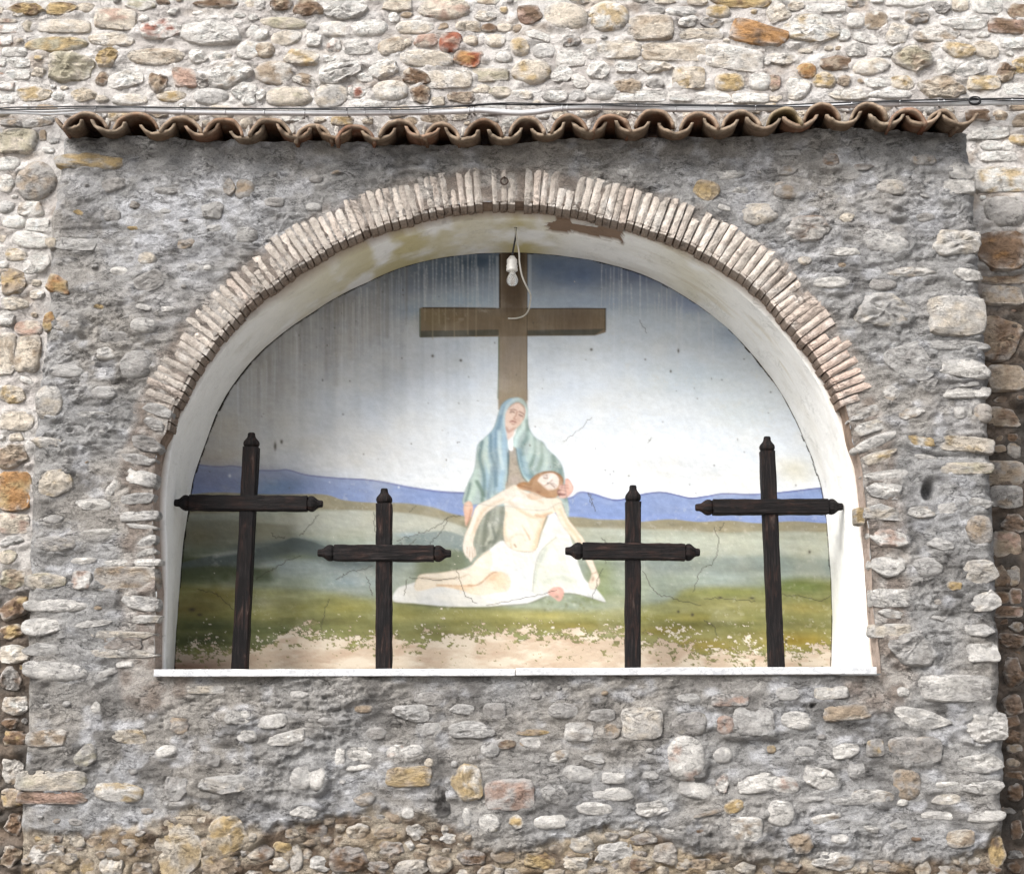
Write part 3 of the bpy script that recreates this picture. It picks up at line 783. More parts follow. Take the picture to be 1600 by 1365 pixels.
# widen the opening a little so that its edge lies inside the bricks
cen = np.array([0.0, brick_line[:, 1].min() + 0.2])
dv = open_poly - cen
open_wide = cen + dv * (1 + 0.014 / np.linalg.norm(dv, axis=1))[:, None]
flat = V.reshape(-1, 3)
isin = inside(flat[:, 0], flat[:, 2], open_wide) & (flat[:, 1] < 0.2) & (np.abs(flat[:, 0]) < 1.75)
keep = ~isin[F].all(1)
F = F[keep]
used = np.zeros(len(flat), bool)
used[F.ravel()] = True
snap = np.where(used & isin)[0]
loop = np.concatenate([open_wide, open_wide[:1]])
_, qx, qz = seg_dist(flat[snap, 0], flat[snap, 2], loop, True)
flat[snap, 0], flat[snap, 2] = qx, qz
remap = -np.ones(len(flat), np.int64)
remap[used] = np.arange(used.sum())
me = make_mesh("rubble_face", flat[used], remap[F], M_MORTAR, Cc.reshape(-1, 3)[used])
part("rubble_face", me, shrine)

# ------------------------------------------------------------------ building wall behind
building = empty("building_wall", "pale rubble stone building wall standing behind the arched shrine", "wall", (0, Y_WALL, 0))
WARM_R = [(1528, 300), (1700, 430), (1700, 1500), (1500, 1500), (1500, 300)]

WX = np.arange(-3.0, 3.001, 0.0105)
WZ = np.arange(-0.02, 5.5, 0.0105)
X, Z = np.meshgrid(WX, WZ)
hh, rr = h_wall(X, Z)
hh = embed(X, Z, hh, wall_all, wall_seat, -.45, .60, 302)
V = np.stack([X, Y_WALL - hh, Z], -1).reshape(-1, 3)
F = grid_faces(len(WZ), len(WX))
xl = np.interp(Z, le[::-1, 1], le[::-1, 0]) + 0.08
xr = np.interp(Z, re_[::-1, 1], re_[::-1, 0]) - 0.08
hid = ((X > xl) & (X < xr) & (Z < pans_w[:, 1].min() - 0.05)).ravel()
F = F[~hid[F].all(1)]
used = np.zeros(len(V), bool)
used[F.ravel()] = True
remap = -np.ones(len(V), np.int64)
remap[used] = np.arange(used.sum())
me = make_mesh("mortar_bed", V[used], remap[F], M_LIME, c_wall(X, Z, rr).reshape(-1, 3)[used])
part("mortar_bed", me, building)

def build_stones(lst, seat, thing, Y, keep, base_seed, rest_name, bed, dull=1.0, smear=0.0):
    c, w, h, base, bl_ = seat
    restV, restF, restC, k = [], [], [], 0
    for i, (px, py, _, _, cs, fm, rot) in enumerate(lst):
        c1, c2 = np.array(PAL[cs[0]]) * dull, np.array(PAL[cs[-1]]) * dull
        Vv, Ff, Cv = stone_mesh(w[i], h[i], fm, base_seed + i, tuple(c1), tuple(c2), bl_[i], R(rot), bed, i < keep, smear * (.3 if set(cs) & set('yopr') else 1.0))
        loc = (float(c[i, 0]), float(Y - base[i]), float(c[i, 2]))
        if i < keep:
            me = make_mesh("stone", Vv, Ff, M_STONE, Cv)
            if fm != 'r':
                me.set_sharp_from_angle(angle=R(32))
            part("stone", me, thing, loc)
        else:
            restV.append(Vv + np.array(loc))
            restF += [tuple(a + k for a in q) for q in Ff]
            restC.append(Cv)
            k += len(Vv)
    if restV:
        o = part(rest_name, make_mesh(rest_name, np.concatenate(restV), restF, M_STONE, np.concatenate(restC)), thing)
        o["kind"] = "stuff"

build_stones(wall_all, wall_seat, building, Y_WALL, N_OBJ, 1000, "stone_chips", (.68, .65, .615), 1.1, .12)
build_stones(shr_all, shr_seat, shrine, 0.0, 300, 6000, "rubble_chips", (.45, .435, .42), .90, .66)
# ------------------------------------------------------------------ brick arch
arch_pts = resample(crom(w2([p for p in BRICK_EDGE if not (p[1] > 690 and p[0] < 800) and not (p[1] > 645 and p[0] > 800)], 0.0), 6), 700)
seglen = np.concatenate([[0], np.cumsum(np.linalg.norm(np.diff(arch_pts, axis=0), axis=1))])
tang = np.gradient(arch_pts, axis=0)
for _ in range(40):
    tang[1:-1] = (tang[:-2] + tang[1:-1] * 2 + tang[2:]) / 4
tang /= np.linalg.norm(tang, axis=1)[:, None]
norm_out = np.stack([-tang[:, 1], tang[:, 0]], -1)          # the curve runs left to right over the top

def on_arch(s):
    p_ = np.array([np.interp(s, seglen, arch_pts[:, 0]), np.interp(s, seglen, arch_pts[:, 1])])
    t_ = np.array([np.interp(s, seglen, tang[:, 0]), np.interp(s, seglen, tang[:, 1])])
    n_ = np.array([np.interp(s, seglen, norm_out[:, 0]), np.interp(s, seglen, norm_out[:, 1])])
    return p_, t_ / np.linalg.norm(t_), n_ / np.linalg.norm(n_)

full = resample(brick_line, 420)
ft = np.gradient(full, axis=0)
ft /= np.linalg.norm(ft, axis=1)[:, None]
fn = np.stack([-ft[:, 1], ft[:, 0]], -1)
# mortar soffit behind and between the bricks
ys = np.array([-0.004, 0.02, 0.05, 0.09, 0.145])
offs = 0.013 + 0.005 * fbm(np.arange(420)[None, :] / 6.0, ys[:, None] * 40, 31, 3)
SV = np.stack([full[None, :, 0] + fn[None, :, 0] * offs, ys[:, None] + 0 * offs, full[None, :, 1] + fn[None, :, 1] * offs], -1)
tq = sstep(-.4, .4, fbm(np.arange(420)[None, :] / 9.0, ys[:, None] * 30, 32, 3))[..., None]
SC = lerp(np.array([.20, .135, .095]), np.array([.34, .25, .19]), tq)
jamb = sstep(-0.1, -0.35, full[:, 1] - w2([(0, 640)], 0)[0, 1])[None, :, None]
SC = lerp(SC, np.array([.52, .42, .36]), jamb * 0.8)
arch = part("brick_arch", make_mesh("brick_arch", SV.reshape(-1, 3), grid_faces(5, 420), M_LIME, SC.reshape(-1, 3)), shrine)

rb = np.random.default_rng(5)
GX, GZ = 4, 7
s, kb = 0.012, 0
total = seglen[-1]
while s < total - 0.03:
    pitch = rb.uniform(.034, .043)
    frac = s / total
    q0, t0, n0 = on_arch(s + pitch / 2)
    px_, py_ = proj(np.array([q0[0], 0, q0[1]]))
    lng = rb.uniform(.172, .190)
    if rb.random() < .07:
        lng *= rb.uniform(.55, .8)
    if frac < .10 or frac > .94:
        lng *= rb.uniform(.75, 1.0)
    thick = pitch * rb.uniform(.78, .90)
    if 742 < px_ < 772 or 806 < px_ < 818:                      # lime lost at the crown
        s += pitch
        kb += 1
        if rb.random() < .5:
            continue
    a = np.linspace(-.5, .5, GX)
    r_ = np.linspace(0, 1, GZ)
    A, B_ = np.meshgrid(a, r_)
    inset = -rb.uniform(-.004, .006)
    wob = rb.normal(0, .05)
    face = rb.uniform(.003, .008)
    tilt = rb.normal(0, .003)
    # taper: wider at the outer end, as the joints open outwards
    wid = thick * (1 + .10 * B_)
    da = A * wid + wob * B_ * lng * .12 + .0015 * vnoise(A * 3 + kb * 9.1, B_ * 6, 7)
    dr = inset + B_ * lng + .003 * vnoise(A * 3 + kb * 3.7, B_ * 0 + (B_ > .5) * 3.0, 8)
    dy = -(face + tilt * A * 2 + .0028 * fbm(A * 2.2 + kb * 5.3, B_ * 5, 9, 3))
    rim = np.zeros((GZ, GX), bool)
    rim[[0, -1], :] = True
    rim[:, [0, -1]] = True
    dy = np.where(rim, dy + .0055, dy)
    sh = np.where(rim, 1.0, .93)
    da = da * sh
    def place(da_, dr_, dy_):
        xz = q0[None] + t0[None] * da_.reshape(-1, 1) + n0[None] * dr_.reshape(-1, 1)
        return np.stack([xz[:, 0], dy_.ravel(), xz[:, 1]], -1)
    vf = place(da, dr, dy)
    ring = [(0, j) for j in range(GX)] + [(i, GX - 1) for i in range(1, GZ)] + [(GZ - 1, j) for j in range(GX - 2, -1, -1)] + [(i, 0) for i in range(GZ - 2, 0, -1)]
    ri = np.array([i * GX + j for i, j in ring])
    nb = len(vf)
    vb1 = vf[ri] + np.array([0, .016, 0])
    vb2 = vf[ri].copy()
    vb2[:, 1] = .135
    Vb = np.concatenate([vf, vb1, vb2])
    m_ = len(ri)
    Fb = [tuple(f) for f in grid_faces(GZ, GX).tolist()]
    for i in range(m_):
        j = (i + 1) % m_
        Fb.append((int(ri[i]), int(ri[j]), nb + j, nb + i))
        Fb.append((nb + i, nb + j, nb + m_ + j, nb + m_ + i))
    red = float(sstep(1150, 1290, px_)) * .6 + .12 * rb.random()
    if frac < .3:
        red *= .6
    base = lerp(np.array([.53, .475, .42]), np.array([.50, .375, .31]), np.clip(red + rb.normal(0, .12), 0, 1)) * rb.uniform(.74, 1.12)
    if frac < .09:
        base = base * .8
    Cb = np.repeat(base[None], len(Vb), 0) * (1 + .14 * fbm(Vb[:, 0] / .03, Vb[:, 2] / .03, 40 + kb, 3))[:, None]
    lime = sstep(.15, .5, fbm(Vb[:, 0] / .05 + 3, Vb[:, 2] / .05, 44, 3))[:, None] * .5
    Cb = lerp(Cb, np.array([.66, .63, .59]), lime)
    Cb[nb + m_:] = lerp(Cb[nb + m_:], np.array([.24, .17, .125]), .85)      # brown mortar coat on the inner faces, darkened with the soffit's shade
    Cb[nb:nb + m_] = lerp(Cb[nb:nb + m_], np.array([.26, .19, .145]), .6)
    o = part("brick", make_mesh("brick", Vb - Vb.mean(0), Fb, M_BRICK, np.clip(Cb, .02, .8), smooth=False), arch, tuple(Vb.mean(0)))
    s += pitch
    kb += 1

# ------------------------------------------------------------------ plastered reveal and soffit
NPL, NDP = 520, 44
pe = resample(crom(w2(PLASTER_EDGE, Y_PLASTER), 5), NPL)
be = resample(crom(w2(BACK_EDGE, Y_BACK), 5), NPL)
pe[:, 1] = np.where(np.arange(NPL) < 3, np.minimum(pe[:, 1], 1.60), pe[:, 1])
out_ = np.stack([np.interp(np.linspace(0, 1, NPL), np.linspace(0, 1, 420), full[:, i] + fn[:, i] * .02) for i in (0, 1)], -1)
rows = [np.stack([out_[:, 0], 0 * out_[:, 0] + Y_PLASTER + .004, out_[:, 1]], -1)]
tt = np.linspace(0, 1, NDP)
uu = np.linspace(0, 1, NPL)
bel = .010 * np.sin(np.pi * 1)                     # reveals are near straight
for t in tt:
    q = lerp(pe, be, t)
    y = Y_PLASTER + (Y_BACK - Y_PLASTER) * t
    dent = .005 * fbm(uu * 16, np.full(NPL, t * 3), 51, 3) + .0015 * fbm(uu * 90, np.full(NPL, t * 18), 52, 3)
    nn = np.gradient(q, axis=0)
    nn = np.stack([-nn[:, 1], nn[:, 0]], -1) / np.linalg.norm(nn, axis=1)[:, None]
    q = q + nn * dent[:, None]
    rows.append(np.stack([q[:, 0], 0 * q[:, 0] + y, q[:, 1]], -1))
RV = np.stack(rows, 0)
qx, qy = proj(RV)
tcol = np.concatenate([[0], tt])[:, None] * np.ones((1, NPL))
ucol = np.ones((NDP + 1, 1)) * uu[None, :]
RC = np.ones(RV.shape) * np.array([.80, .795, .77])
grime = sstep(.1, .6, fbm(ucol * 26, tcol * 5, 53, 4))[..., None]
RC = lerp(RC, np.array([.62, .59, .52]), .35 * grime)
# yellow damp stain across the crown, and streaks of ochre to its right
yel = np.exp(-((qx - 640) / 120) ** 2) * .9 + np.exp(-((qx - 820) / 45) ** 2) * .9 + .35 * np.exp(-((qx - 1080) / 50) ** 2) + .25 * np.exp(-((qx - 500) / 70) ** 2)
yel = np.clip(yel, 0, 1) * sstep(-.55, .05, fbm(ucol * 40, tcol * 2.2 + 4, 54, 4)) * (qy < 560)
RC = lerp(RC, np.array([.47, .40, .16]), .90 * yel[..., None])
stk = sstep(.15, .5, fbm(ucol * 14 + tcol * 2.5, tcol * 9 - ucol * 16, 56, 4)) * sstep(900, 1000, qx) * (qy < 640)
RC = lerp(RC, np.array([.50, .43, .30]), .40 * stk[..., None])
# plaster spalled off right of the crown, bare mortar behind
SP = [(852, 352), (868, 346), (890, 347), (905, 352), (940, 356), (975, 362), (972, 378), (975, 383), (958, 377), (930, 373), (908, 366), (896, 362), (880, 367), (860, 364)]
spall = inside(qx + 4 * fbm(ucol * 60, tcol * 30, 57, 2), qy + 3 * fbm(ucol * 70, tcol * 40, 58, 2), SP)
RC[spall] = np.array([.22, .15, .105])
RV[..., 2] = np.where(spall, RV[..., 2] + .014, RV[..., 2])
RC[0] = np.array([.42, .34, .28])
# rough bare edge low on both jambs
part("niche_plaster", make_mesh("niche_plaster", RV.reshape(-1, 3), grid_faces(NDP + 1, NPL), M_PLASTER, np.clip(RC, 0, .85).reshape(-1, 3)), shrine)

# ------------------------------------------------------------------ marble sill, two slabs
m, n, l, b = new_mat("marble", 0.35, 0.4)
p_ = wpos(n)
wv = noise_node(n, l, scaled(n, l, p_, (1, 1, 2.2)), 9, 8, 0.62, 1.8)
vein = ramp(n, l, wv, [(0.40, (.60, .60, .59)), (0.50, (.36, .37, .39)), (0.535, (.56, .56, .56)), (0.7, (.64, .635, .62))])
dirt = ramp(n, l, noise_node(n, l, p_, 30, 5, 0.7), [(0.35, .82), (0.6, 1.0)])
l.new(mixc(n, l, 'MULTIPLY', 1.0, vein, dirt), b.inputs['Base Color'])
l.new(bump(n, l, noise_node(n, l, p_, 70, 3, 0.6), 0.0015, 0.5), b.inputs['Normal'])
M_MARBLE = m

def bevel_box(x0, x1, y0, y1, za, zb, c=.003, drop=0.0, nx=24, seed=0):
    """A slab along X with chipped front edges; drop lowers its right end."""
    xs = np.linspace(x0, x1, nx)
    prof = [(y0 + c, za), (y0, za + c), (y0, zb - c), (y0 + c, zb), (y1, zb), (y1, za)]
    V = []
    for i, x in enumerate(xs):
        ch = .0012 * vnoise(np.array([x * 30.0]), np.array([seed * 1.0]), seed)[0]
        for k_, (y, z) in enumerate(prof):
            V.append((x, y + (ch if k_ in (1, 2) else 0), z - drop * (x - x0) / (x1 - x0) + (ch if k_ in (2, 3, 0, 1) else 0)))
    k = len(prof)
    F = [tuple(f) for f in grid_faces(nx, k, True).tolist()]
    F.append(tuple(range(k)))
    F.append(tuple(range((nx - 1) * k, nx * k))[::-1])
    return np.array(V), F

Y_SILL = -0.035
for (pa, pb, ya, yb, ya2, yb2, sd) in ((240, 804.6, 1045.5, 1057, 1043.5, 1055.5, 1), (805.8, 1370, 1043.3, 1055, 1041, 1053, 2)):
    A_, B2 = P(pa, yb, Y_SILL), P(pb, yb2, Y_SILL)
    top = P(pa, ya, Y_SILL)[2]
    Vb, Fb = bevel_box(A_[0], B2[0], Y_SILL, Y_BACK - .012, A_[2], top, drop=A_[2] - B2[2], seed=sd)
    # keep the slab behind the wall face inside the opening
    part("marble_slab", make_mesh("marble_slab", Vb, Fb, M_MARBLE, smooth=False), shrine)
Z_SILL = P(600, 1044.5, Y_SILL)[2]
# ------------------------------------------------------------------ mural: a painted wall; the paint is laid on as vertex colours of a fine sheet
STEP = 1.4
mx, my = np.arange(258, 1316, STEP), np.arange(384, 1056, STEP)
GXm, GYm = np.meshgrid(mx, my)
Pt = np.zeros(GXm.shape + (3,))

def box_of(pts, pad):
    p = np.asarray(pts, float)
    i0 = max(int((p[:, 0].min() - pad - mx[0]) / STEP), 0)
    i1 = min(int((p[:, 0].max() + pad - mx[0]) / STEP) + 2, len(mx))
    j0 = max(int((p[:, 1].min() - pad - my[0]) / STEP), 0)
    j1 = min(int((p[:, 1].max() + pad - my[0]) / STEP) + 2, len(my))
    return slice(j0, j1), slice(i0, i1)

def lay(sl, mask, c, a=1.0):
    c = hexc(c) if isinstance(c, str) else np.asarray(c, float)
    Pt[sl] = lerp(Pt[sl], c, (mask * a)[..., None])

def poly(pts, c, a=1.0, soft=1.2, smooth=True, clip=None):
    q = crom(pts, 5, True) if smooth else np.asarray(pts, float)
    sl = box_of(q, 4 + soft)
    x, y = GXm[sl], GYm[sl]
    if x.size == 0:
        return
    ins = inside(x, y, q)
    d = seg_dist(x, y, np.concatenate([q, q[:1]]))
    mk = sstep(-soft, soft, np.where(ins, d, -d))
    if clip is not None:
        mk = mk * clip[sl]
    lay(sl, mk, c, a)

def mask_of(pts, soft=1.0):
    q = crom(pts, 5, True)
    m = np.zeros(GXm.shape)
    sl = box_of(q, 4)
    x, y = GXm[sl], GYm[sl]
    ins = inside(x, y, q)
    d = seg_dist(x, y, np.concatenate([q, q[:1]]))
    m[sl] = sstep(-soft, soft, np.where(ins, d, -d))
    return m

def stroke(pts, w, c, a=1.0, soft=None, clip=None, smooth=True, taper=False):
    q = crom(pts, 5) if smooth and len(pts) > 2 else np.asarray(pts, float)
    soft = w * 0.6 if soft is None else soft
    sl = box_of(q, w + soft + 2)
    x, y = GXm[sl], GYm[sl]
    if x.size == 0:
        return
    d = seg_dist(x, y, q)
    mk = 1 - sstep(max(w / 2 - soft / 2, 0), w / 2 + soft, d)
    if clip is not None:
        mk = mk * clip[sl]
    lay(sl, mk, c, a)

def blob(x0, y0, rx, ry, c, a=1.0, rot=0.0, clip=None, pw=1.0):
    sl = box_of([(x0 - 3 * max(rx, ry), y0 - 3 * max(rx, ry)), (x0 + 3 * max(rx, ry), y0 + 3 * max(rx, ry))], 0)
    x, y = GXm[sl] - x0, GYm[sl] - y0
    ca, sa = math.cos(R(rot)), math.sin(R(rot))
    u_, v_ = (x * ca + y * sa) / rx, (-x * sa + y * ca) / ry
    mk = np.exp(-(u_ ** 2 + v_ ** 2) ** pw)
    if clip is not None:
        mk = mk * clip[sl]
    lay(sl, mk, c, a)

def band(ytop, c, a=1.0, soft=3.0, ybot=None):
    """Everything below the line ytop(x), down to ybot(x)."""
    t = sstep(-soft, soft, GYm - ytop)
    if ybot is not None:
        t = t * sstep(soft, -soft, GYm - ybot)
    lay((slice(None), slice(None)), t, c, a)

def line(pts):
    p = crom(pts, 6)
    return np.interp(GXm, p[:, 0], p[:, 1])

# --- sky
ys_ = np.array([384, 410, 440, 475, 510, 550, 600, 660, 720, 790])
sk = np.array([hexc(h) for h in ('7d8b9e', '8c9aac', 'a2b0c0', 'bac7d3', 'ccd7e1', 'd6dfe7', 'dde5ec', 'e1e8ee', 'e3e9ee', 'e4e9ed')])
Pt[:] = np.stack([np.interp(GYm, ys_, sk[:, i]) for i in range(3)], -1)
cl = fbm(GXm / 150, GYm / 34, 201, 4)
Pt += (cl * np.interp(GYm, [390, 520, 700], [.055, .035, .012]))[..., None]
for args in [(1030, 425, 90, 22, '5f6c92', .7), (900, 430, 60, 20, '5b6f94', .6), (860, 415, 50, 16, '64799a', .7), (1090, 470, 60, 18, '7d8bb0', .6), (700, 425, 60, 22, '5d6f86', .7), (745, 408, 40, 12, '44586d', .8),
             (640, 440, 50, 22, '5a6880', .6), (640, 485, 34, 14, '6f97b8', .7), (720, 468, 50, 12, '9fb9cf', .6), (960, 470, 90, 14, '9db0cc', .5), (1150, 520, 40, 24, '8fa4bf', .5),
             (560, 500, 80, 40, 'b0b2b6', .55), (500, 540, 70, 40, 'b7b5b3', .5), (430, 590, 80, 60, 'b4b1ab', .6), (600, 560, 60, 60, 'b7bbc0', .5), (380, 660, 70, 60, 'bdb8af', .55), (530, 470, 40, 20, '8d8d92', .5), (1080, 590, 90, 30, 'c3d4df', .5), (1160, 640, 60, 30, 'd2e0e6', .5)]:
    blob(*args)
# damp grime at the left, brown runs over the ridge
for args in [(330, 715, 40, 20, 'a08d74', .7), (345, 690, 50, 40, 'b3a694', .6), (1240, 735, 30, 18, 'd9d2b8', .7), (1050, 725, 60, 16, 'd8d6d0', .6), (380, 735, 60, 10, 'b9ad96', .5)]:
    blob(*args)
drip = np.random.default_rng(3)
for args in [(470, 545, 110, 60, 'c4c2c0', .6), (560, 490, 90, 45, 'b3b3b5', .6), (620, 450, 60, 35, 'a0a5ae', .5), (400, 610, 70, 50, 'c9c6c1', .55), (650, 560, 70, 60, 'c6c9cc', .5)]:
    blob(*args)
top_ = crom(BACK_EDGE, 6)
top_ = top_[top_[:, 1] < 640]
for x0 in np.concatenate([drip.uniform(345, 640, 60), drip.uniform(640, 775, 16), drip.uniform(930, 1120, 22)]):
    y0 = np.interp(x0, top_[:, 0], top_[:, 1]) + drip.uniform(0, 24)
    y1 = y0 + drip.uniform(30, 150)
    k = 8
    yy, xx = np.linspace(y0, y1, k), x0 + np.cumsum(drip.normal(0, .45, k))
    a0, w0 = drip.uniform(.18, .5), drip.uniform(.9, 1.9)
    for i in range(k - 1):
        stroke([(xx[i], yy[i]), (xx[i + 1], yy[i + 1])], w0, 'dde1e6', a0 * (1 - i / k) ** .7, 1.2, smooth=False)
for x0 in drip.uniform(330, 640, 26):
    y0 = np.interp(x0, top_[:, 0], top_[:, 1])
    stroke([(x0, y0), (x0 + drip.normal(0, 1), y0 + drip.uniform(20, 110))], drip.uniform(1.5, 5), '85807b', drip.uniform(.08, .25), 3, smooth=False)
sn = vnoise(GXm / 5.5, GYm / 260, 205) * .6 + vnoise(GXm / 14, GYm / 300, 206)
wl_ = np.interp(GXm, [300, 450, 640, 780, 800, 1300], [.05, .12, .12, .06, .03, .02]) * np.interp(GYm, [400, 480, 620, 760], [.4, 1, .7, .15])
Pt += (sn * wl_ * .3)[..., None]
for x0, y0, y1, a in [(612, 425, 620, .45), (624, 420, 600, .45), (655, 408, 500, .55), (662, 405, 520, .4), (676, 404, 545, .6), (682, 402, 480, .5), (696, 402, 500, .55), (704, 402, 470, .4), (710, 400, 560, .6), (714, 400, 500, .4),
                      (722, 400, 470, .45), (731, 398, 580, .6), (738, 398, 500, .4), (744, 398, 610, .6), (766, 400, 460, .4), (959, 418, 640, .5), (981, 425, 560, .4), (1000, 430, 640, .35), (1010, 430, 500, .3), (1048, 455, 540, .3), (1066, 460, 620, .35),
                      (600, 430, 560, .3), (592, 440, 560, .3), (575, 450, 560, .3), (520, 470, 600, .3), (470, 510, 720, .35), (464, 520, 740, .3), (480, 505, 600, .25), (560, 450, 620, .3), (540, 465, 560, .25), (636, 500, 640, .35), (505, 480, 560, .3)]:
    k = 10
    yy = np.linspace(y0, y1, k)
    xx = x0 + np.cumsum(drip.normal(0, .35, k))
    for i in range(k - 1):
        stroke([(xx[i], yy[i]), (xx[i + 1], yy[i + 1])], 1.7, 'dfe6ee', a * .75 * (1 - i / k) ** .6, 1.4, smooth=False)
for x0, y0, y1, a in [(470, 500, 700, .2), (486, 520, 640, .2), (508, 480, 590, .3), (524, 470, 600, .3), (548, 465, 560, .3), (578, 450, 540, .25), (590, 440, 520, .3), (440, 530, 620, .2), (420, 560, 720, .15), (425, 660, 760, .25)]:
    stroke([(x0, y0), (x0 + 1, y1)], 4, 'a5a29e', a, 6, smooth=False)

# --- blue hills
ridge_l = line([(240, 716), (300, 724), (340, 728), (365, 727), (400, 733), (430, 734), (450, 733), (480, 741), (530, 746), (570, 748), (600, 752), (640, 760), (690, 767), (740, 770), (850, 780), (890, 777), (905, 768), (925, 770), (960, 780), (985, 776), (1010, 770),
                (1035, 768), (1060, 773), (1080, 777), (1105, 774), (1130, 770), (1165, 771), (1200, 770), (1240, 766), (1285, 761), (1330, 760)])
hill_l = line([(240, 770), (294, 772), (340, 769), (420, 772), (503, 772), (537, 781), (580, 785), (634, 786), (675, 792), (710, 803), (760, 808), (889, 807), (932, 811), (980, 812), (1000, 815), (1046, 811), (1092, 815), (1140, 813), (1185, 817), (1240, 814), (1289, 817), (1330, 817)])
band(ridge_l, '8498c6', 1.0, 1.0)
blob(380, 752, 120, 24, '7682ac', .75)
blob(450, 758, 40, 14, '5878ac', .7)
blob(420, 762, 30, 12, '6d97b8', .4)
blob(330, 745, 50, 20, '7079a4', .55)
band(ridge_l, '5b5f95', .8, .8, ridge_l + 2.2)
band(line([(880, 800), (960, 806), (1060, 803), (1180, 808), (1330, 806)]), '8397cc', .6, 1.5)
for _ in range(14):
    x0 = drip.uniform(660, 725)
    stroke([(x0, drip.uniform(776, 800)), (x0 + drip.uniform(4, 12), drip.uniform(780, 802))], .8, 'd5def5', .25, .6, smooth=False)
# --- fields
band(hill_l, '968d6e', 1.0, 1.2)
band(line([(240, 800), (330, 802), (440, 796), (560, 798), (640, 804), (700, 816), (760, 830), (900, 824), (960, 826), (1050, 828), (1130, 832), (1180, 830), (1240, 830), (1330, 832)]), 'adb19c', 1.0, 3.0)
lay((slice(None), slice(None)), sstep(800, 860, GYm) * sstep(500, 420, GXm), '8b8f7e', .7)
band(line([(240, 850), (330, 856), (400, 850), (440, 842), (470, 838), (500, 848), (540, 858), (600, 862), (640, 862), (760, 870), (900, 868), (1000, 874), (1100, 868), (1200, 868), (1330, 872)]), '98a396', .9, 5)
for args in [(460, 850, 60, 9, '4c5a5c', .9), (420, 858, 60, 10, '525c58', .8), (320, 830, 60, 24, '615d47', .8), (300, 880, 60, 22, '47502f', .9), (360, 880, 50, 12, '5d6444', .8), (340, 868, 40, 4, 'a4a89c', .6), (330, 905, 60, 14, '5a6238', .8), (480, 870, 50, 5, '5f6b42', .7),
             (670, 845, 60, 22, '6d8080', .95), (690, 868, 44, 24, '66724e', .9), (640, 862, 40, 16, '74878c', .7), (640, 815, 50, 8, 'b4b7a8', .8), (700, 905, 40, 16, '7b8352', .8), (640, 890, 40, 14, '8e998c', .7), (640, 835, 24, 4, '8aa5b4', .7),
             (520, 885, 80, 14, 'a5b3ae', .9), (440, 880, 30, 8, '9cacab', .7), (540, 908, 60, 12, '9fb3b8', .9), (460, 910, 60, 12, '98a07c', .6), (560, 850, 60, 10, '9fae9f', .6), (520, 815, 60, 12, 'a4a899', .8),
             (1090, 850, 120, 14, 'aeb8a6', .9), (1060, 880, 90, 12, '8f9c92', .8), (1230, 880, 60, 12, '8d9a82', .8), (1020, 845, 60, 10, 'b3b8a0', .7), (1150, 900, 90, 8, 'a3b0a4', .8), (1050, 905, 70, 8, '9aa894', .8), (960, 860, 60, 18, 'a6ad9a', .7), (1000, 920, 60, 20, '9daa92', .8),
             (1120, 885, 80, 8, '7f8b84', .7), (940, 900, 24, 30, '8b9866', .9), (930, 930, 30, 14, '7e8a4a', .8), (1170, 880, 60, 8, '93988f', .6)]:
    blob(*args)
low = line([(240, 905), (330, 915), (420, 920), (500, 925), (600, 938), (700, 945), (800, 950), (900, 955), (980, 950), (1040, 940), (1070, 922), (1100, 918), (1180, 918), (1250, 908), (1330, 905)])
band(low, '8d8d52', 1.0, 9)
for args in [(330, 930, 60, 14, '857a3f', .9), (300, 950, 50, 14, '7a6c38', .8), (420, 940, 60, 12, '939062', .8), (470, 930, 50, 10, 'a1a477', .7), (540, 950, 80, 8, '9c9750', .9), (420, 962, 60, 8, '9b9552', .8), (520, 970, 90, 7, '6d6b38', .9), (330, 978, 70, 12, '4a5230', .95), (430, 985, 60, 10, '59602f', .9),
             (320, 1000, 70, 12, '424a2c', .9), (420, 1008, 50, 12, '5a5f35', .85), (640, 965, 80, 10, '9d9a56', .9), (740, 962, 80, 9, 'a09b58', .9), (860, 962, 70, 8, 'aca45e', .9), (700, 945, 90, 6, '7d8250', .7), (780, 975, 90, 8, '7f7a40', .8), (900, 978, 70, 8, '8d7f3a', .8),
             (1000, 955, 60, 10, 'a9a86c', .8), (1060, 965, 80, 8, 'a29a4a', .9), (1140, 925, 60, 6, '8d9148', .9), (1250, 915, 50, 12, '7c8c42', .95), (1160, 945, 80, 8, 'a09a5c', .8), (1250, 950, 50, 12, 'a89c50', .9), (1250, 935, 40, 6, '8e8f4c', .7), (1110, 975, 90, 5, '6f6e38', .9), (1250, 975, 40, 6, '77733c', .8),
             (1240, 1000, 60, 14, 'a58a2c', .9), (1100, 1008, 60, 12, '9a8334', .8), (1040, 985, 50, 8, '8e7f36', .8), (1180, 992, 60, 8, '857a3c', .7), (960, 940, 40, 10, '9aa076', .8), (660, 930, 60, 6, '87905e', .6), (860, 940, 60, 10, '8f9a78', .8), (590, 990, 60, 10, '7c7a44', .8), (700, 990, 60, 8, '827b42', .8)]:
    blob(*args)
Pt += (fbm(GXm / 46, GYm / 7, 211, 4) * .06 * sstep(795, 830, GYm))[..., None]
Pt += (fbm(GXm / 9, GYm / 6, 212, 3) * .022)[..., None]

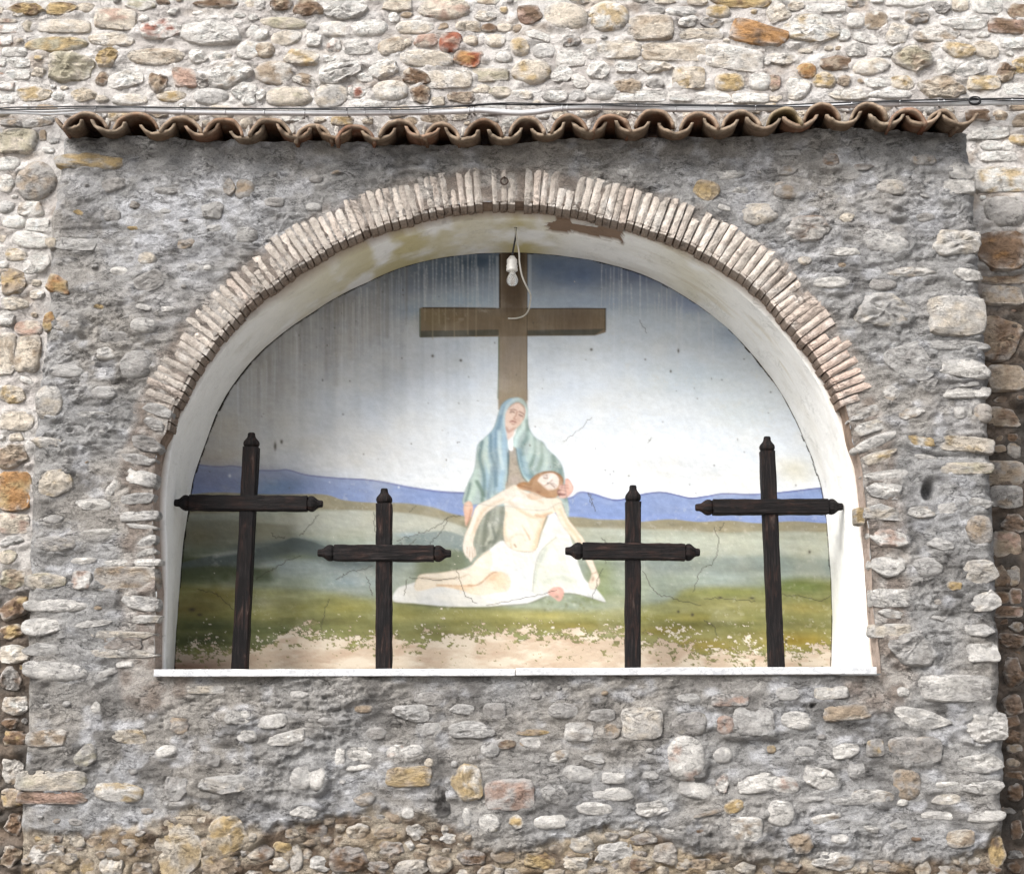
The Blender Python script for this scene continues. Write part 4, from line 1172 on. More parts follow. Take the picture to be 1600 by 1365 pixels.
def below(pts, c, a=1.0, soft=1.5, deep=30):
    t_ = line(pts)
    x0_, x1_ = pts[0][0], pts[-1][0]
    m_ = sstep(-soft, soft, GYm - t_) * sstep(deep, deep * .35, GYm - t_) * sstep(x0_, x0_ + 25, GXm) * sstep(x1_, x1_ - 25, GXm)
    lay((slice(None), slice(None)), m_, c, a)
below([(420, 806), (500, 800), (560, 797), (640, 802), (690, 812), (735, 826)], 'b6b8a6', .95, 2, 40)
below([(270, 818), (330, 812), (400, 816), (470, 822)], '85836c', .7, 3, 40)
below([(520, 862), (560, 856), (590, 858), (620, 852)], '96a096', .7, 2, 20)
below([(596, 868), (620, 850), (650, 836), (690, 829), (715, 834), (745, 848)], '76857f', .95, 1.5, 60)
below([(640, 880), (680, 862), (710, 858), (745, 868)], '6d7553', .8, 4, 50)
below([(262, 884), (330, 868), (400, 857), (440, 846), (462, 840), (500, 850), (530, 862), (610, 868)], '57625e', .95, 1.5, 34)
below([(262, 890), (330, 884), (400, 888), (440, 884)], '4d5634', .8, 4, 34)
below([(985, 842), (1040, 836), (1100, 842), (1150, 838), (1200, 842), (1320, 846)], 'b7bca9', .7, 3, 34)
below([(1000, 872), (1060, 866), (1130, 874), (1190, 870), (1320, 880)], '8d9a8e', .7, 3, 26)
stroke([(335, 868), (360, 864), (395, 860)], 4, 'a7aba0', .7, 4)
blob(400, 690, 130, 60, 'c9c5bd', .55)
blob(560, 700, 120, 50, 'd8d6d2', .5)
blob(1100, 745, 120, 18, 'd9d8d2', .5)
# the paint has paled with age
lum = Pt.mean(-1, keepdims=True)
fld = (sstep(hill_l - 2, hill_l + 3, GYm) * (1 - .75 * sstep(890, 935, GYm)))[..., None]
Pt[:] = lerp(Pt, lum, .10 * fld) + .0 * fld
# --- painted cross
wood = '9a8b78'
poly([(781, 380), (823, 380), (823.5, 640), (778.5, 640)], wood, 1, .9, False)
poly([(655, 482), (661, 480), (946, 482), (946.5, 519), (930, 524), (656, 527)], '86755f', 1, .9, False)
for t0_, t1_, c_ in ((380, 430, '3f3022'), (430, 482, '5c4936'), (600, 640, '9c8d77')):
    blob(802, (t0_ + t1_) / 2, 21, (t1_ - t0_) * .7, c_, .85, 0, mask_of([(782, 380), (822, 380), (823, 510), (824, 640), (779, 640), (780, 510)]), 2.0)
crossb = mask_of([(656, 483), (800, 481), (945, 483), (945, 522), (800, 524), (657, 526)])
blob(680, 500, 24, 18, '8a784f', .5, 0, crossb)
blob(900, 498, 30, 18, '715c44', .6, 0, crossb)
blob(720, 497, 26, 16, '857050', .5, 0, crossb)
poly([(657, 517), (779, 515), (779, 524), (657, 527)], '56564a', .85, .8, False)
poly([(824, 516), (944, 514), (929, 523.5), (824, 524)], '55544a', .9, .8, False)
stroke([(661, 481), (780, 482)], 1.3, '3a2e22', .8, .8, smooth=False)
stroke([(823, 482), (946, 482)], 1.3, '3a2e22', .9, .8, smooth=False)
stroke([(946, 482), (946, 516)], 1.2, '3a2e22', .7, .8, smooth=False)
stroke([(656, 484), (656, 525)], 2.0, '6f7a6a', .8, .8, smooth=False)
stroke([(779.5, 527), (778.5, 622)], 2.0, '7b8068', .8, .8, smooth=False)
stroke([(785, 530), (783, 622)], 3.0, 'a09079', .5, 2, smooth=False)
stroke([(823.6, 398), (823.6, 625)], 1.2, '5a4a3a', .7, .8, smooth=False)
stroke([(828, 400), (828, 480)], 4.0, 'c5d0de', .6, 2, smooth=False)
stroke([(777, 402), (777, 480)], 3.0, 'c9d5e2', .6, 2, smooth=False)
stroke([(781, 398), (781, 480)], 1.6, '34281c', .8, .8, smooth=False)
for x0, y1 in ((676, 530), (696, 516), (710, 526), (731, 522), (744, 526), (664, 500), (686, 505)):
    stroke([(x0, 482), (x0, y1)], 1.5, 'b8a888', .45, 1.2, smooth=False)
Pt[:] = Pt + (fbm(GXm / 3, GYm / 22, 221, 3) * .03 * np.maximum(crossb, (np.abs(GXm - 801) < 21) & (GYm < 630)))[..., None]

# --- the figures: pixel = offset + crop / 3.69
def K(*pts):
    return [(580 + x / 3.69, 590 + y / 3.69) for x, y in pts]

def Kf(*pts):
    return [(760 + x / 7.18, 610 + y / 7.18) for x, y in pts]
mantle_pts = K((842, 114), (795, 122), (757, 150), (738, 190), (722, 245), (700, 300), (650, 350), (614, 388), (606, 440), (595, 530), (562, 600), (535, 670), (527, 722), (560, 738), (620, 728), (700, 740), (790, 740), (900, 760), (1010, 760), (1090, 720), (1118, 780), (1140, 800), (1137, 720),
               (1118, 640), (1112, 560), (1098, 505), (1060, 452), (1015, 412), (990, 372), (945, 345), (912, 295), (902, 230), (900, 168), (880, 128))
poly(K((640, 740), (770, 710), (790, 800), (775, 930), (740, 965), (660, 1000), (608, 1012), (596, 940), (615, 850)), '8c9080', 1, 1.2)
rob = mask_of(K((640, 740), (770, 710), (790, 800), (775, 930), (740, 965), (660, 1000), (608, 1012), (596, 940), (615, 850)))
for p0, c_, w_ in ((((690, 740), (660, 860), (650, 1000)), '6f7465', 5), (((730, 740), (720, 850), (690, 980)), 'a9ac9c', 4), (((760, 740), (745, 860), (700, 970)), '757a6c', 4), (((655, 780), (630, 880), (610, 1000)), 'a3a695', 3), (((680, 840), (690, 900), (660, 960)), 'b9bba9', 3), (((700, 860), (715, 930), (680, 950)), '686e62', 3)):
    stroke(K(*p0), w_, c_, .75, 2.5, rob)
poly(mantle_pts, 'a6bab4', 1, 1.0)
man = mask_of(mantle_pts)
for p0, c_, w_, a_ in ((((800, 130), (755, 180), (745, 260), (700, 330), (690, 450), (660, 620)), '7fa0b4', 9, .8), (((760, 170), (740, 260), (720, 360), (725, 500), (700, 660)), '6e8fa8', 5, .7), (((775, 250), (770, 380), (760, 500), (740, 640)), '87a9c2', 8, .8), (((640, 370), (625, 460), (650, 560), (650, 680)), '6f8a8c', 4, .8),
                       (((665, 350), (660, 450), (690, 560), (690, 680)), 'a9bfb8', 5, .8), (((690, 330), (690, 430), (715, 520), (720, 620)), '6d8a98', 4, .7), (((600, 540), (600, 620), (570, 690)), 'a7bdae', 7, .7), (((610, 600), (640, 660), (640, 710)), '6f8778', 4, .8), (((570, 610), (560, 660), (545, 710)), '708a86', 3, .8),
                       (((735, 310), (740, 420), (760, 520)), 'b2c8cc', 4, .7), (((785, 300), (790, 420), (795, 560)), '5f7a86', 3, .9), (((700, 520), (690, 600), (675, 690)), '5f7c94', 5, .5),
                       (((890, 190), (880, 280), (840, 340), (830, 420), (860, 520), (900, 590)), 'b4ccc6', 5, .95), (((900, 250), (905, 330), (870, 400), (880, 480), (930, 560)), '74908a', 5, .7), (((940, 350), (940, 430), (920, 510)), '7d9588', 4, .8), (((985, 380), (985, 470), (960, 530)), '8a9f90', 5, .7), (((1000, 400), (1010, 470), (1000, 530)), 'aabbb0', 6, .7),
                       (((1050, 450), (1060, 520), (1050, 540)), '7d9488', 5, .7), (((1090, 520), (1095, 600), (1120, 700)), '6c847c', 5, .7), (((915, 320), (930, 400), (905, 470)), 'a9bfb4', 6, .7), (((850, 420), (880, 540), (930, 585)), '6f93a4', 6, .7), (((880, 460), (900, 540)), '9cb6c0', 5, .6), (((960, 370), (965, 450)), 'a3b6a8', 5, .6)):
    stroke(K(*p0), w_, np.clip(hexc(c_) * 1.12 - .10 * (hexc(c_).mean() < .58), 0, 1), a_ * .95, w_ * .8, man)
stroke(K((845, 118), (800, 140), (775, 190), (768, 260), (785, 340), (792, 420)), 4, 'b3cdd8', .9, 2, man)
stroke(K((800, 125), (760, 155), (745, 200)), 4, '8fb4cc', .8, 3, man)
poly(K((795, 405), (832, 405), (845, 490), (868, 560), (900, 602), (850, 640), (775, 640), (790, 560), (795, 470)), 'a89c8a', 1, .8)
dress = mask_of(K((795, 405), (832, 405), (845, 490), (868, 560), (900, 602), (850, 640), (775, 640), (790, 560), (795, 470)))
Pt[:] = Pt + (vnoise(GXm / 2.6, GYm / 2.6, 231) * .06 * dress)[..., None]
blob(*K((825, 590))[0], 9, 8, 'b7a79c', .7, 0, dress)
stroke(K((793, 410), (794, 480), (785, 600)), 1.2, '5f6a66', .8, .8)
stroke(K((834, 405), (848, 490), (872, 565), (905, 605)), 1.3, '5d6e6a', .8, .8)
poly(Kf((242, 555), (290, 500), (335, 425), (330, 470), (300, 540), (300, 668), (255, 668), (245, 610)), 'f2f0ec', 1, .6)
# mother's face
face = Kf((208, 330), (215, 260), (245, 200), (290, 155), (345, 130), (395, 150), (430, 190), (438, 240), (425, 310), (390, 370), (350, 410), (315, 445), (300, 500), (240, 552), (225, 470), (212, 400))
poly(face, 'e4c6b6', 1, .7)
fm_ = mask_of(face, .6)
stroke(Kf((235, 200), (300, 145), (370, 130), (425, 180)), 3.0, 'a3806e', .9, 1.2, fm_)
stroke(Kf((425, 190), (436, 260), (415, 330)), 2.2, 'b98d7d', .7, 1.5, fm_)
stroke(Kf((300, 430), (250, 460), (225, 420)), 2.5, 'b98a7a', .7, 1.8, fm_)
blob(*Kf((270, 320))[0], 7, 8, 'e8c6b5', .7, 0, fm_)
blob(*Kf((330, 190))[0], 9, 5, 'e6c5b4', .7, 0, fm_)
blob(*Kf((355, 330))[0], 5, 7, 'c99f8e', .6, 0, fm_)
stroke(Kf((268, 215), (310, 212), (335, 222)), 1.1, '8b6456', .9, .7, fm_)
stroke(Kf((365, 235), (400, 250), (425, 272)), 1.1, '8b6456', .9, .7, fm_)
stroke(Kf((268, 245), (290, 235), (312, 245)), 1.5, '7a5a50', .85, .8, fm_)
stroke(Kf((365, 272), (385, 280), (405, 290)), 1.5, '7a5a50', .85, .8, fm_)
stroke(Kf((345, 235), (330, 280), (308, 312), (330, 328)), 1.1, 'a87462', .85, .8, fm_)
stroke(Kf((268, 350), (295, 342), (330, 358)), 1.7, '9c5f56', .9, .8, fm_)
stroke(Kf((285, 372), (312, 380)), 1.2, 'b07a6c', .8, .8, fm_)
stroke(Kf((300, 430), (330, 420)), 1.2, 'b78878', .7, 1, fm_)
# white sheet
poly(K((125, 1285), (150, 1215), (215, 1190), (330, 1150), (560, 1090), (680, 990), (760, 938), (850, 1000), (950, 990), (985, 890), (1035, 775), (1075, 800), (1135, 890), (1165, 970), (1195, 1070), (1235, 1165), (1300, 1218), (1352, 1292), (1270, 1270), (1180, 1245), (1100, 1240), (1000, 1262), (900, 1300), (720, 1316), (450, 1318), (250, 1300)), 'dcdcd8', 1, 1.0)
sheet = mask_of(K((125, 1285), (150, 1215), (215, 1190), (330, 1150), (560, 1090), (680, 990), (760, 938), (850, 1000), (950, 990), (985, 890), (1035, 775), (1075, 800), (1135, 890), (1165, 970), (1195, 1070), (1235, 1165), (1300, 1218), (1352, 1292), (1270, 1270), (1180, 1245), (1100, 1240), (1000, 1262), (900, 1300), (720, 1316), (450, 1318), (250, 1300)))
for p0, c_, w_, a_ in ((((870, 1010), (860, 1120), (880, 1280)), 'd6d8d4', 10, .6), (((760, 1000), (745, 1080), (770, 1130)), 'd9dbd8', 7, .6), (((200, 1240), (400, 1270), (700, 1290)), 'dcd9cf', 9, .6), (((1040, 800), (1020, 880), (975, 960)), 'e4e4e2', 8, .8), (((1150, 980), (1190, 1120), (1280, 1230)), 'e6e6e2', 5, .9), (((830, 1150), (850, 1230), (900, 1280)), 'e4e3df', 9, .7)):
    stroke(K(*p0), w_, c_, a_, w_, sheet)
# legs
leg = K((248, 1205), (262, 1160), (290, 1132), (400, 1122), (470, 1110), (560, 1098), (610, 1045), (680, 995), (700, 1060), (690, 1110), (760, 1118), (800, 1150), (805, 1190), (780, 1230), (700, 1240), (640, 1255), (580, 1250), (520, 1225), (400, 1205), (300, 1225), (262, 1228))
poly(leg, 'e4d6c0', 1, .9)
lm_ = mask_of(leg)
blob(*K((640, 1080))[0], 18, 16, 'eee3d0', .8, 0, lm_)
blob(*K((745, 1170))[0], 15, 13, 'e0c09c', .75, 25, lm_)
blob(*K((700, 1150))[0], 14, 5, 'cfa780', .6, -35, lm_)
blob(*K((480, 1215))[0], 26, 5, 'dcb78e', .8, 0, lm_)
stroke(K((560, 1195), (620, 1190), (690, 1130), (720, 1120)), 1.3, 'a87a55', .8, .9, lm_)
stroke(K((290, 1150), (400, 1160), (500, 1155), (560, 1130)), 1.0, '9a8468', .6, .8, lm_)
stroke(K((380, 1195), (480, 1198), (580, 1200)), 1.5, 'c99c70', .7, 1.2, lm_)
# body
torso = K((775, 650), (830, 618), (880, 650), (935, 668), (990, 690), (1060, 688), (1095, 715), (1095, 750), (1060, 775), (1015, 795), (992, 845), (975, 900), (945, 992), (880, 1000), (815, 988), (768, 940), (762, 860), (772, 780), (768, 720))
poly(torso, 'e6dbc8', 1, .9)
tm = mask_of(torso)
for p0, c_, w_, a_ in ((((1010, 800), (985, 860), (950, 980)), 'dcc09c', 8, .8), (((800, 720), (870, 770), (940, 805), (1000, 790)), 'd9bf9f', 4, .75), (((870, 850), (900, 900), (915, 930)), 'bfa183', 2.0, .8), (((775, 780), (768, 860), (780, 940)), 'd8c3a4', 4, .7), (((840, 900), (800, 930), (810, 975)), 'd6c2a6', 2.5, .7), (((835, 900), (870, 905), (890, 940)), 'd9c6ac', 2, .6),
                       (((850, 640), (920, 690), (990, 720)), 'd9bd9c', 3, .6), (((950, 790), (990, 800), (1040, 780)), 'cda983', 3, .7), (((825, 960), (835, 975)), '9a8064', 1.5, .8)):
    stroke(K(*p0), w_, c_, a_, w_ * .8, tm)
blob(*K((850, 700))[0], 14, 8, 'efe5d5', .8, 20, tm)
blob(*K((850, 860))[0], 14, 12, 'ede3d2', .7, 0, tm)
# hanging arms
arm_l = K((835, 622), (770, 645), (690, 695), (612, 735), (585, 790), (565, 850), (540, 905), (528, 975), (540, 1020), (560, 1040), (575, 1062), (588, 1040), (606, 1022), (600, 985), (588, 960), (600, 900), (630, 830), (665, 780), (730, 735), (790, 712), (830, 680))
poly(arm_l, 'e6d8c4', 1, .9)
am = mask_of(arm_l)
stroke(K((760, 700), (680, 740), (630, 790), (590, 890)), 4, 'd8bb9c', .7, 3, am)
stroke(K((620, 745), (590, 830), (555, 930)), 3, 'f6eadb', .7, 3, am)
for x0 in (552, 566, 580, 594):
    stroke(K((x0, 975), (x0 + 2, 1010), (x0 + 4, 1035)), .9, 'b08f72', .6, .7, am)
arm_r = K((1040, 690), (1090, 702), (1112, 750), (1135, 810), (1180, 870), (1225, 930), (1262, 1010), (1290, 1085), (1312, 1140), (1318, 1180), (1295, 1212), (1265, 1215), (1255, 1180), (1270, 1130), (1250, 1080), (1215, 1010), (1165, 930), (1110, 860), (1070, 790), (1050, 740))
poly(arm_r, 'e6d7c1', 1, .9)
ar = mask_of(arm_r)
stroke(K((1090, 760), (1130, 840), (1190, 920), (1240, 1020)), 3, 'd8b995', .6, 3, ar)
blob(*K((1278, 1160))[0], 2.0, 4.5, 'a5806a', .7, 15, ar)
stroke(K((1270, 1130), (1300, 1120)), 1.2, 'a88c74', .6, .8, ar)
# raised knee under the cloth, foot
knee = K((935, 1242), (932, 1170), (948, 1080), (985, 990), (1030, 945), (1068, 920), (1095, 960), (1120, 1040), (1150, 1130), (1190, 1190), (1120, 1202), (1060, 1205), (1000, 1235))
poly(knee, 'd9dbcd', 1, 1.0)
km = mask_of(knee)
blob(*K((1050, 1010))[0], 12, 18, 'e6e6da', .8, 15, km)
stroke(K((940, 1180), (960, 1080), (1010, 980)), 4, 'b9bfb0', .6, 4, km)
stroke(K((1000, 1180), (1080, 1150), (1150, 1170)), 5, 'c5cab8', .6, 4, km)
stroke(K((932, 1230), (945, 1090), (985, 990), (1066, 920)), 1.1, '9d9c8c', .6, .8)
poly(K((1018, 1240), (1045, 1210), (1085, 1205), (1110, 1225), (1108, 1262), (1085, 1288), (1055, 1270)), 'd8a595', 1, .8)
blob(*K((1070, 1232))[0], 5, 3.5, 'e9b8a4', .8)
# his head
hair = K((838, 622), (870, 602), (905, 600), (925, 580), (955, 556), (1000, 541), (1050, 540), (1090, 560), (1108, 590), (1100, 632), (1085, 668), (1060, 690), (1010, 692), (960, 672), (915, 655), (870, 645))
poly(hair, 'b98c63', 1, .8)
hm = mask_of(hair)
stroke(Kf((345, 1050), (420, 1035), (490, 1060), (510, 1000), (580, 945)), 3.0, 'a27247', .8, 2.0, hm)
stroke(Kf((640, 915), (740, 905), (820, 950), (860, 1010)), 3.0, '9f6d44', .8, 2.0, hm)
stroke(Kf((360, 1062), (430, 1080), (500, 1100)), 2.0, '8d5f3c', .7, 1.5, hm)
hface = Kf((575, 1010), (605, 965), (660, 935), (740, 925), (800, 960), (815, 1020), (800, 1080), (755, 1110), (700, 1120), (650, 1090), (600, 1040))
poly(hface, 'ead6c6', 1, .8)
hf_ = mask_of(hface, .6)
blob(*Kf((600, 1130))[0], 12, 8, 'ab7a50', .9, 25, hm)
blob(*Kf((690, 1150))[0], 12, 5, 'b58459', .9, 0, hm)
stroke(Kf((735, 960), (700, 1010), (660, 1045), (630, 1035)), 2.2, 'f3e6da', .9, 1, hf_)
stroke(Kf((740, 1000), (690, 1045), (655, 1060)), 1.0, 'a38268', .8, .7, hf_)
stroke(Kf((640, 975), (665, 985), (690, 975)), 1.2, '8f7766', .9, .7, hf_)
stroke(Kf((625, 955), (660, 955), (690, 945)), .9, 'a08a76', .8, .7, hf_)
stroke(Kf((725, 1050), (745, 1065), (770, 1085)), 1.4, '8f7766', .9, .7, hf_)
stroke(Kf((700, 1045), (750, 1040), (790, 1070)), .9, 'a08a76', .8, .7, hf_)
stroke(Kf((600, 1045), (640, 1075), (660, 1100)), 2.0, 'c9a58a', .7, 1.5, hf_)
stroke(Kf((565, 1135), (600, 1140)), 1.4, '8a5a44', .8, .8)
poly(Kf((460, 1170), (520, 1130), (590, 1165), (640, 1200), (520, 1225), (470, 1210)), 'd9b493', .7, 1.5)
# her hands
hand = Kf((905, 985), (935, 1010), (972, 1080), (965, 1130), (930, 1175), (880, 1205), (810, 1198), (830, 1170), (800, 1140), (830, 1120), (815, 1090), (830, 1060), (880, 1045), (885, 1000))
poly(Kf((800, 1110), (890, 1130), (880, 1180), (810, 1180)), '7d4a44', .9, .8)
poly(hand, 'dfab9b', 1, .7)
hd = mask_of(hand, .6)
for q0_, q1_ in (((830, 1085), (920, 1095)), ((820, 1110), (900, 1128)), ((840, 1065), (920, 1065))):
    stroke(Kf(q0_, q1_), 1.0, 'a9705f', .8, .7, hd)
poly(Kf((812, 1150), (890, 1160), (870, 1178), (820, 1172)), '7d4a44', .85, .7)
blob(*Kf((940, 1060))[0], 4, 6, 'ecc4b5', .7, 0, hd)
poly(K((540, 722), (570, 712), (588, 745), (580, 790), (562, 830), (545, 855), (538, 800), (532, 755)), 'dcae95', 1, .8)
stroke(K((575, 760), (565, 810), (550, 845)), 1.3, 'a8745c', .7, .9)
blob(*K((555, 750))[0], 4, 7, 'e8c6b0', .7)
# contour lines of the figures
for q, c_, a_ in ((mantle_pts[:21], '4f6468', .45), (mantle_pts[22:], '4f6468', .5), (torso[9:17], '8f7458', .5), (arm_l, '8f7458', .35), (arm_r, '8f7458', .4), (hair[3:13], '6b4630', .5), (leg[:8], '8a7258', .45), (hand[:6], '8a5648', .5)):
    stroke(q, .9, c_, a_ * .6, .9)
stroke(K((130, 1296), (400, 1320), (620, 1328), (760, 1312), (900, 1300), (1010, 1258)), 1.2, '5c5a44', .6, .9)
stroke(K((1110, 1245), (1200, 1250), (1350, 1295)), 1.0, '5c5a44', .5, .9)
for _ in range(60):
    x0, y0 = drip.uniform(850, 925), drip.uniform(930, 955)
    blob(x0, y0, drip.uniform(1, 3), drip.uniform(1, 2), choice(['b9bda8', '7f8458', '9aa08c', '6c6f52']), .6)

fig = (slice(int((610 - 384) / STEP), int((965 - 384) / STEP)), slice(int((590 - 258) / STEP), int((955 - 258) / STEP)))
for _ in range(1):
    q_ = np.pad(Pt[fig], ((1, 1), (1, 1), (0, 0)), mode='edge')
    Pt[fig] = (q_[:-2, 1:-1] + q_[2:, 1:-1] + q_[1:-1, :-2] + q_[1:-1, 2:] + 2 * q_[1:-1, 1:-1]) / 6
mm_ = (man * (1 - dress) * .9)[..., None]
Pt[:] = lerp(Pt, lerp(Pt, Pt.mean(-1, keepdims=True), .14) + .005, mm_)
# --- brushwork and fading over the whole picture
br1 = fbm((GXm + .35 * GYm) / 16, (GYm - .2 * GXm) / 4.5, 251, 4, .6)
br2 = fbm((GXm - .5 * GYm) / 5, (GYm + .3 * GXm) / 14, 252, 4, .6)
Pt[:] = Pt * (1 + ((.055 * br1 + .045 * br2) * np.interp(GYm, [600, 780], [.45, 1.0]))[..., None])
fade = sstep(.05, .55, fbm(GXm / 60, GYm / 40, 253, 5, .6))
Pt[:] = lerp(Pt, hexc('dcdad2'), (.16 * fade)[..., None])
worn = sstep(.30, .42, fbm(GXm / 7, GYm / 6, 254, 4, .65)) * sstep(.0, .35, fbm(GXm / 90, GYm / 60, 255, 3))
Pt[:] = lerp(Pt, hexc('e2ddd2'), (.22 * worn)[..., None])
hue = fbm(GXm / 45, GYm / 30, 256, 4)[..., None] * np.array([.018, .004, -.022])
Pt[:] = Pt + hue
# --- cracks, pocks
crk = np.random.default_rng(8)
def crack(pts, w=.8, a=.55, jit=1.0, c='3b342b'):
    q = resample(np.asarray(pts, float), max(int(len(pts) * 5), 6))
    q[1:-1] += crk.normal(0, jit, q[1:-1].shape)
    stroke(q, w, c, a, .7, smooth=False)
for pts in ([(1116, 824), (1123, 838), (1121, 866), (1112, 882), (1096, 889), (1088, 906), (1083, 924)], [(1132, 816), (1123, 828)], [(1004, 892), (1015, 912), (1025, 927), (1060, 937), (1080, 942), (1095, 945)], [(1100, 935), (1140, 935), (1180, 938)], [(1215, 928), (1255, 932), (1285, 938), (1298, 930)],
            [(620, 845), (640, 838), (660, 832), (680, 824), (700, 808), (720, 806)], [(650, 842), (634, 858), (625, 848)], [(700, 808), (690, 830), (672, 850)], [(400, 906), (420, 893), (435, 884), (450, 874), (470, 868)], [(424, 832), (432, 840), (445, 838)], [(468, 836), (485, 820), (498, 804)],
            [(525, 905), (545, 893), (570, 888), (582, 884)], [(572, 900), (578, 915), (582, 930)], [(714, 888), (718, 905), (728, 930), (745, 942)], [(636, 905), (631, 930)], [(640, 902), (690, 906), (715, 900)], [(760, 945), (800, 938), (840, 930), (870, 922)], [(926, 935), (935, 905), (942, 888)],
            [(310, 920), (335, 925), (350, 938), (365, 952)], [(1100, 968), (1118, 980), (1120, 992)], [(590, 842), (586, 830), (584, 800)], [(930, 798), (920, 770), (925, 790)], [(940, 840), (950, 850), (946, 880)], [(515, 935), (505, 960), (500, 985)]):
    crack(pts)
for pts in ([(880, 690), (905, 672), (925, 652)], [(1000, 500), (1010, 520)], [(714, 692), (718, 690)], [(1012, 692), (1018, 684)], [(640, 800), (650, 790)]):
    crack(pts, .8, .35, .8)
for _ in range(90):
    blob(crk.uniform(320, 1290), crk.uniform(430, 780), crk.uniform(.8, 1.6), crk.uniform(.8, 1.8), '55504a', crk.uniform(.2, .7))
for x0, y0, r0 in ((359, 743, 2.2), (660, 757, 1.0), (515, 753, .9), (623, 761, 1.4)):
    blob(x0, y0, r0, r0 * 1.2, 'e8ecf2', .95)
for x0, y0, rx, ry in ((430, 697, 2, 6), (440, 690, 2, 3), (1060, 548, 1.5, 3), (1048, 580, 1.5, 2), (924, 546, 2, 2), (720, 563, 2, 2), (676, 556, 2, 2), (1265, 862, 2, 2.5), (1082, 960, 2.4, 2.6), (1060, 955, 2, 2), (300, 952, 5, 3), (312, 960, 4, 2), (1228, 1002, 2, 2.5), (1175, 934, 4, 1.6), (1125, 933, 3, 1.6)):
    blob(x0, y0, rx, ry, '3d362d', .75)
# --- paint scaled off along the foot: bare plaster with ragged islands
foot = line([(240, 1030), (290, 1024), (330, 1022), (360, 1028), (400, 1022), (440, 1002), (470, 996), (500, 1000), (560, 1006), (600, 1008), (640, 1010), (680, 1006), (720, 1002), (760, 1000), (800, 1000), (840, 1000), (900, 1004), (960, 1008), (1010, 1014), (1060, 1018), (1110, 1024), (1170, 1026), (1230, 1032), (1330, 1024)])
fr = fbm(GXm / 22, GYm / 12, 241, 6, .7) * 38 + fbm(GXm / 4, GYm / 3, 242, 3) * 12 + 10
bare = sstep(-1.2, 1.2, GYm - foot + fr)
fl = fbm(GXm / 10, GYm / 5, 243, 6, .7)
flake = sstep(.30, .34, fl + .34 * sstep(955, 1035, GYm) - .22) * sstep(945, 975, GYm)
for x0, y0, rx, ry in ((690, 958, 8, 14), (695, 975, 10, 8), (403, 995, 5, 16), (590, 985, 20, 12), (1050, 985, 40, 20), (1170, 1000, 14, 22), (860, 985, 14, 10), (1270, 1020, 20, 14), (560, 965, 10, 6), (720, 925, 5, 3), (712, 880, 5, 6), (716, 868, 4, 5)):
    d_ = np.exp(-((GXm - x0) / rx) ** 2 - ((GYm - y0) / ry) ** 2)
    flake = np.maximum(flake, sstep(.45, .52, d_ * .42 + .62 * fbm(GXm / 6, GYm / 5, 244, 5, .65)))
pl_ = lerp(hexc('cbb49a'), hexc('ddcdb6'), sstep(-.4, .4, fbm(GXm / 40, GYm / 14, 245, 4))[..., None])
pl_ = lerp(pl_, hexc('b99a80'), (.4 * sstep(.15, .5, fbm(GXm / 30, GYm / 10, 246, 4)))[..., None])
pl_ = lerp(pl_, hexc('8d5f4a'), (.6 * np.exp(-((GXm - 300) / 60) ** 2 - ((GYm - 1040) / 9) ** 2))[..., None])
Pt[:] = lerp(Pt, pl_, bare[..., None])
Pt[:] = lerp(Pt, hexc('e3d6c2'), (flake * (1 - bare))[..., None])
isl = sstep(.16, .22, fbm(GXm / 9, GYm / 6, 247, 5, .65) - .012 * np.clip(GYm - foot + fr - 4, 0, 40) + .06) * bare
old = hexc('7d7a48') * (1 + .25 * fbm(GXm / 12, GYm / 6, 248, 3))[..., None]
Pt[:] = lerp(Pt, old, (.85 * isl)[..., None])
rimd = np.clip(sstep(-4, -1, GYm - foot + fr) - bare, 0, 1) * .5
Pt[:] = lerp(Pt, hexc('5a5034'), rimd[..., None])
# --- settlement gap along the reveal
gapl = resample(crom(BACK_EDGE, 5), 400)
wdt = np.interp(gapl[:, 0], [270, 300, 322, 345, 420, 520, 640, 700, 800, 860, 960, 1000, 1150, 1185, 1210, 1260, 1300], [2.6, 2.6, 5.5, 4.5, 3.6, 2.0, 2.2, 1.6, 2.4, 1.6, 1.4, .7, .8, 3.2, 1.4, 1.2, .9])
for i in range(0, 398, 2):
    stroke(gapl[i:i + 3] + crk.normal(0, .5, 2), wdt[i] * crk.uniform(.7, 1.35), '1b140e', .92, .7, smooth=False)

Pt[:] = lerp(Pt, Pt.mean(-1, keepdims=True), .13)
MURAL_GAIN = 0.67
lin = np.clip(srgb(np.clip(Pt, 0, 1)) * MURAL_GAIN, .004, .84)
MV = P(GXm, GYm, Y_BACK).reshape(-1, 3)
MV[:, 1] += (.0016 * bare * (1 - 0) + .0014 * flake).ravel()
MF = grid_faces(len(my), len(mx))
cpx = np.array([(800.0, 800.0)])
bep = crom(BACK_EDGE, 4)
wide = cpx + (bep - cpx) * (1 + 14 / np.linalg.norm(bep - cpx, axis=1))[:, None]
wide = np.concatenate([wide, [[1330, 1070], [250, 1070]]])
okm = inside(GXm.ravel(), GYm.ravel(), wide)
MF = MF[okm[MF].any(1)]
m, n, l, b = new_mat("mural_paint", 0.8, 0.25)
p_ = wpos(n)
cx_ = mixc(n, l, 'MULTIPLY', 1.0, attr(n), ramp(n, l, noise_node(n, l, p_, 160, 5, 0.7), [(0.3, .93), (0.7, 1.05)]))
l.new(cx_, b.inputs['Base Color'])
hb = bump(n, l, noise_node(n, l, p_, 35, 5, 0.6), 0.002, 0.2)
hb = bump(n, l, noise_node(n, l, p_, 300, 3, 0.7), 0.0008, 0.6, hb)
l.new(hb, b.inputs['Normal'])
mural = part("mural", make_mesh("mural", MV, MF, m, lin.reshape(-1, 3)), shrine)
